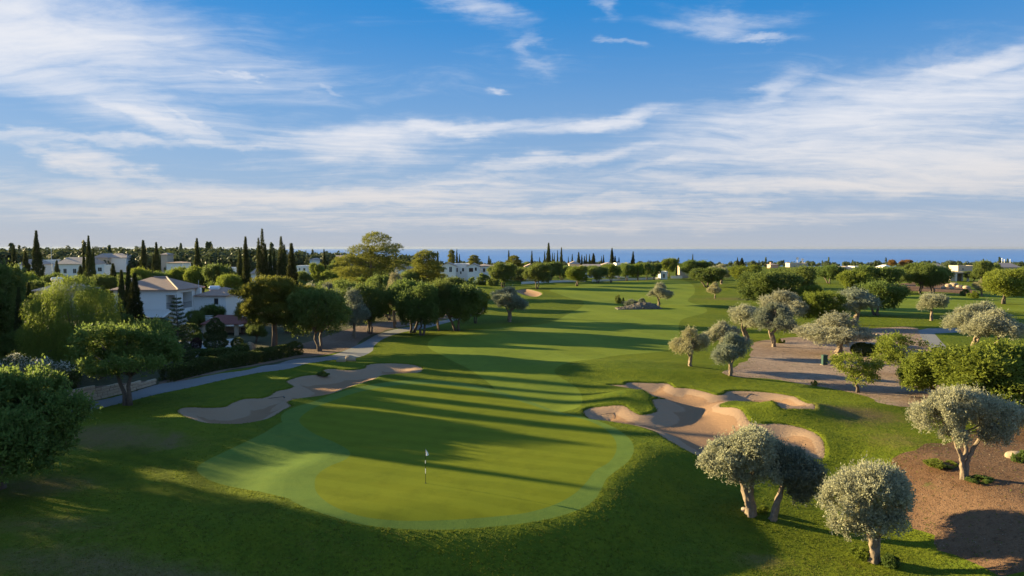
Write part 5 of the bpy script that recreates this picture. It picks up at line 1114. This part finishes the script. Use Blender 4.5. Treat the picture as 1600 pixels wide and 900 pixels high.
# ------------------------------------------------------------------ stone wall beside the cart path
def stone_wall():
    base = [on_ground(*q) for q in [(10, 662), (58, 648), (97, 637), (130, 629.5), (162, 622.5), (202, 612.5), (243, 600.5)]]; hs_ = [1.6, 1.6, 1.5, 1.4, 1.25, .95, .5]
    root = empty('stone_wall', base[0]); tag(root, 'retaining wall of pale stone blocks beside the cart path', 'wall'); core = MB(); r = random.Random(4)
    seg = [0]; 
    for a, b in zip(base[:-1], base[1:]): seg.append(seg[-1] + (b - a).length)
    def at(s):
        for k in range(len(seg) - 1):
            if s <= seg[k + 1] + 1e-6 or k == len(seg) - 2:
                t = (s - seg[k]) / (seg[k + 1] - seg[k]); v = base[k + 1] - base[k]; p = base[k] + v * t; return p - base[0], Vector((-v.y, v.x, 0)).normalized(), v.normalized(), hs_[k] * (1 - t) + hs_[k + 1] * t
    for a, b, h0, h1_ in zip(base[:-1], base[1:], hs_[:-1], hs_[1:]):
        v = b - a; n = Vector((-v.y, v.x, 0)).normalized(); A, B = a - base[0], b - base[0]; z = Vector((0, 0, 1))
        core.add([A + n * .06 - z * .4, B + n * .06 - z * .4, B + n * .45 - z * .4, A + n * .45 - z * .4, A + n * .06 + z * (h0 - .06), B + n * .06 + z * (h1_ - .06), B + n * .45 + z * (h1_ - .06), A + n * .45 + z * (h0 - .06)], [(0, 3, 2, 1), (4, 5, 6, 7), (0, 1, 5, 4), (1, 2, 6, 5), (2, 3, 7, 6), (3, 0, 4, 7)])
    core.build('mortar_core', M['mulch'], root)
    variants = []
    for k in range(6):
        bm = bmesh.new(); bmesh.ops.create_cube(bm, size=1); bmesh.ops.bevel(bm, geom=bm.edges[:], offset=.07, segments=1, affect='EDGES')
        for v in bm.verts: v.co += Vector((r.uniform(-.03, .03), r.uniform(-.08, .08), r.uniform(-.03, .03)))
        me = bpy.data.meshes.new('stone'); bm.to_mesh(me); bm.free(); me.materials.append(M['stone']); variants.append(me)
    z = 0.0; course = 0
    while z < 1.55:
        hgt = r.uniform(.24, .30); s = r.uniform(-.3, 0) 
        while s < seg[-1] - .2:
            L = r.uniform(.42, .8); sc_ = max(.0, s + L / 2); p, n, v, h = at(min(sc_, seg[-1]))
            if z + hgt * .6 < h:
                o = link('stone', r.choice(variants), None, root); o.location = p + n * .12 + Vector((0, 0, z + hgt / 2)); o.scale = (L - .03, .26 + r.uniform(-.03, .05), hgt - .03); o.rotation_euler = (0, 0, math.atan2(v.y, v.x))
            s += L
        z += hgt; course += 1
stone_wall()
# ------------------------------------------------------------------ things on the course
def flagstick():
    g = on_ground(665, 755); root = empty('flagstick', g); tag(root, 'black and white banded flagstick with white flag standing on the green', 'flagstick'); H = P(665, 701, g.y).z - g.z
    b = [0, .30, .44, .60, .68, .84]; 
    mb = MB(); mb.tube([(0, 0, -.1), (0, 0, H)], [.016, .013], 8); mb.build('pole', M['black'], root)
    for z0, z1 in ((.285, .425), (.575, .66)): MB().tube([(0, 0, z0 * H), (0, 0, z1 * H)], [.021, .021], 8).build('white_band', M['flag'], root)
    V = []; Fc = []; n, m = 8, 9      # cloth hanging from the top of the pole
    for i in range(n):
        for j in range(m):
            u, v = i / (n - 1), j / (m - 1); x = u * (.05 + .15 * v) + .02; z = H - .02 - v * .44 * (1 - .10 * u) - u * .10 * (1 - v) ; y = .05 * math.sin(u * 7 + v * 2) * (.3 + u)
            V.append((x, y, z))
    for i in range(n - 1):
        for j in range(m - 1): a = i * m + j; Fc.append((a, a + 1, a + m + 1, a + m))
    me = bpy.data.meshes.new('flag'); me.from_pydata(V, [], Fc); f = link('flag', me, M['flag'], root); sm = f.modifiers.new('t', 'SOLIDIFY'); sm.thickness = .004
    MB().tube([(0, 0, .008), (0, 0, .012)], [.058, .058], 16).build('cup_rim', M['black'], root)
flagstick()
def rake(x, y, ang, lab):
    g = on_ground(x, y); o = empty('bunker_rake', g + Vector((0, 0, .05)), ang); tag(o, lab, 'rake', 'bunker rakes'); MB().tube([(-.9, 0, .03), (.9, 0, .06)], [.02, .02], 6).build('handle', M['black'], o)
    h = MB(); h.box(.88, .98, -.32, .32, .03, .07); h.build('head', M['black'], o)
    for k in range(7): MB().box(.91, .94, -.3 + k * .1 - .008, -.3 + k * .1 + .008, -.05, .03).build('tooth', M['black'], o)
rake(954, 646, .3, 'rake lying on the left lobe of the right bunker'); rake(1161, 617, .1, 'rake lying at the far side of the right bunker')
rake(428, 623, .5, 'rake lying at the edge of the left bunker')
def rock(name, x, y, s, lab, mat='rock', sq=(1, 1, .7), group=None, seed=0, cat='rock'):
    g = on_ground(x, y); bm = bmesh.new(); bmesh.ops.create_icosphere(bm, subdivisions=3, radius=1); r = np.random.default_rng(seed + int(x)); ks = r.normal(0, 1.8, (5, 3)); ph = r.uniform(0, 6, 5)
    for v in bm.verts:
        n = sum(math.sin(float(np.dot(k, v.co)) + p) for k, p in zip(ks, ph)) / 5; q = max(abs(v.co.x), abs(v.co.y), abs(v.co.z)); v.co *= (1 + .28 * n) * (1 + .2 * (.8 - q)); v.co = Vector((v.co.x * s * sq[0], v.co.y * s * sq[1], v.co.z * s * sq[2]))
    me = bpy.data.meshes.new(name); bm.to_mesh(me); bm.free(); o = link(name, me, M[mat]); o.location = g + Vector((0, 0, s * sq[2] * .35)); tag(o, lab, cat, group); return o
rock('boulder', 1586, 715, .45, 'pale boulder on the red soil at the right edge', sq=(1.3, 1, .8)); rock('boulder', 533, 565, .55, 'left of two yellowish boulders at the inside of the path bend', sq=(1.1, .8, .8)); rock('boulder', 547, 564, .6, 'right of two yellowish boulders at the inside of the path bend', sq=(1.2, .8, .9))
rock('boulder', 1164, 798, .2, 'pale stone at the foot of the large silvery olive', 'stone', (1.2, 1, .8)); rock('boulder', 1371, 524, .35, 'small stone lying on the reddish soil edge beyond the spreading olive'); rock('boulder', 1592, 650, .5, 'pale boulder under the big bright green carob')
rock('boulder', 350, 551, .9, 'white garden rock in front of the low clipped bush', 'white', (1.5, 1, .5)); rock('boulder', 318, 558, .7, 'white garden rock near the long hedge', 'white', (1.4, 1, .4)); rock('boulder', 391, 548, .9, 'pale garden rock right of the clipped bushes', 'rock', (.9, 1, 1.2))
for i, (x, y, s) in enumerate([(1482, 448, 1.2), (1490, 447, 1.5), (1499, 449, 1.1), (1474, 451, .9), (1510, 451, 1.2), (1487, 452, .9)]): rock('boulder', x, y, s, ['leftish orange rock on the far sandy bank', 'biggest rock on the far sandy bank', 'rock right of the biggest on the far sandy bank', 'leftmost small rock on the far sandy bank', 'rightmost rock on the far sandy bank', 'lowest small rock on the far sandy bank'][i], 'rock', group='rocks on the far sandy bank')
def rubble():
    a, b = on_ground(962, 482), on_ground(1034, 482); c = (a + b) / 2; L = (b - a).length / 2; root = empty('rubble_mound', c); tag(root, 'long low mound of grey brown rubble on the fairway', 'mound')
    n = 60; V = []; Fc = []; g = np.random.default_rng(8)
    for i in range(n):
        for j in range(24):
            x = (i / (n - 1) * 2 - 1); y = (j / 23 * 2 - 1); h = max(0, 1 - x * x) ** .7 * max(0, 1 - y * y) ** .8; skew = 1.0 + .5 * math.sin(x * 2.2 + .4)
            V.append((x * L, y * 2.6, h * 1.15 * skew * (1 + .05 * math.sin(i * .9)) + (g.uniform(-.09, .09) if h > .02 else -.15)))
    for i in range(n - 1):
        for j in range(23): q = i * 24 + j; Fc.append((q, q + 24, q + 25, q + 1))
    me = bpy.data.meshes.new('heap'); me.from_pydata(V, [], Fc); link('heap', me, M['mound'], root)
    st = bpy.data.meshes.new('stone'); bm = bmesh.new(); bmesh.ops.create_icosphere(bm, subdivisions=1, radius=1)
    for v in bm.verts: v.co *= random.uniform(.75, 1.15)
    bm.to_mesh(st); bm.free(); st.materials.append(M['mound'])
    for k in range(90):
        v = V[int(g.integers(0, len(V)))]
        if v[2] < .1: continue
        s = link('stone', st, None, root); s.location = v; q = g.uniform(.14, .34); s.scale = (q, q * .8, q * .6); s.rotation_euler = (0, 0, k)
rubble()
def green_box():
    g = on_ground(1288, 570); o = empty('utility_box', g, .1); tag(o, 'small dark green utility box standing on the pale soil', 'box'); s = 15.0 / F * g.y
    MB().box(-.3, .3, -.22, .22, -.1, s).build('body', M['box'], o); MB().box(-.34, .34, -.26, .26, s + .003, s + .06).build('lid', M['box'], o); MB().box(-.24, .24, -.235, -.223, .15, s - .12).build('door', M['box'], o); MB().box(-.4, .4, -.3, .3, -.1, .04).build('plinth', M['rock'], o)
green_box()
def topiary_elephant():
    g = on_ground(1352, 556); o = empty('topiary_animal', g); tag(o, 'clipped topiary in the shape of an elephant with a curled trunk on the pale soil', 'topiary'); r = np.random.default_rng(5)
    s = g.y / F; lb = [(-.6, 0, 10 * s, 15 * s, 9 * s, 10 * s), (7 * s, 0, 9 * s, 10 * s, 9 * s, 9 * s)]; p, N, t = lobes_pts(lb, 2600, r, .05, 3, 0, .04)
    link('body', leaf_mesh('body', [sprays(p, unit(N + r.normal(0, .4, N.shape)), r, 7, .10, .03, .11, .5, .2)]), M['hedge'], o)
    path = [(15, 4), (15.5, 10), (17, 16), (21, 19.5), (26, 18.5), (29, 14)]; A = []; Nn = []
    for (x0, z0), (x1, z1) in zip(path[:-1], path[1:]):
        n = 260; tt = r.uniform(0, 1, n); a = r.uniform(0, 6.28, n); rad = (3.6 - .45 * path.index((x0, z0))) * s
        A.append(np.column_stack([(x0 + (x1 - x0) * tt) * s + np.cos(a) * rad * .8, np.sin(a) * rad, (z0 + (z1 - z0) * tt) * s + np.cos(a) * rad * .5])); Nn.append(np.column_stack([np.cos(a), np.sin(a), np.cos(a) * .5]))
    A = np.concatenate(A); Nn = unit(np.concatenate(Nn)); link('curled_trunk', leaf_mesh('curled_trunk', [sprays(A, unit(Nn + r.normal(0, .4, Nn.shape)), r, 7, .08, .03, .10, .5, .2)]), M['hedge'], o)
    for x in (-9, 1, 9): MB().tube([(x * s, 0, -.1), (x * s, 0, 3 * s)], [.14, .1], 8, .1, 2).build('stem', M['darkbark'], o)
topiary_elephant()
def ring():
    g = on_ground(1282, 600); o = empty('stone_ring', g); tag(o, 'ring of small pale stones at the edge of the pale soil', 'ring')
    st = bpy.data.meshes.new('stone'); bm = bmesh.new(); bmesh.ops.create_icosphere(bm, subdivisions=1, radius=1); bm.to_mesh(st); bm.free(); st.materials.append(M['rock'])
    for k in range(14): a = k * 6.283 / 14; s = link('stone', st, None, o); s.location = (math.cos(a) * .45, math.sin(a) * .45, .06); s.scale = (.11, .09, .08); s.rotation_euler = (0, 0, a)
ring()

# ------------------------------------------------------------------ the air: thin sea haze round everything
def haze():
    m = bpy.data.materials.new('thin haze'); m.use_nodes = True; T = NT(m.node_tree); T.n.clear()
    v = T.node('ShaderNodeVolumePrincipled'); v.inputs['Color'].default_value = (.33, .39, .52, 1); v.inputs['Density'].default_value = HAZE; v.inputs['Anisotropy'].default_value = .2
    o = T.node('ShaderNodeOutputMaterial'); T.l.new(v.outputs[0], o.inputs['Volume'])
    b = MB(); b.box(-46000, 46000, -2500, 46000, -180, 32); tag(b.build('haze', m), 'thin pale sea haze over the course and the water', 'haze', kind='stuff')
HAZE = 1.8e-5
haze()
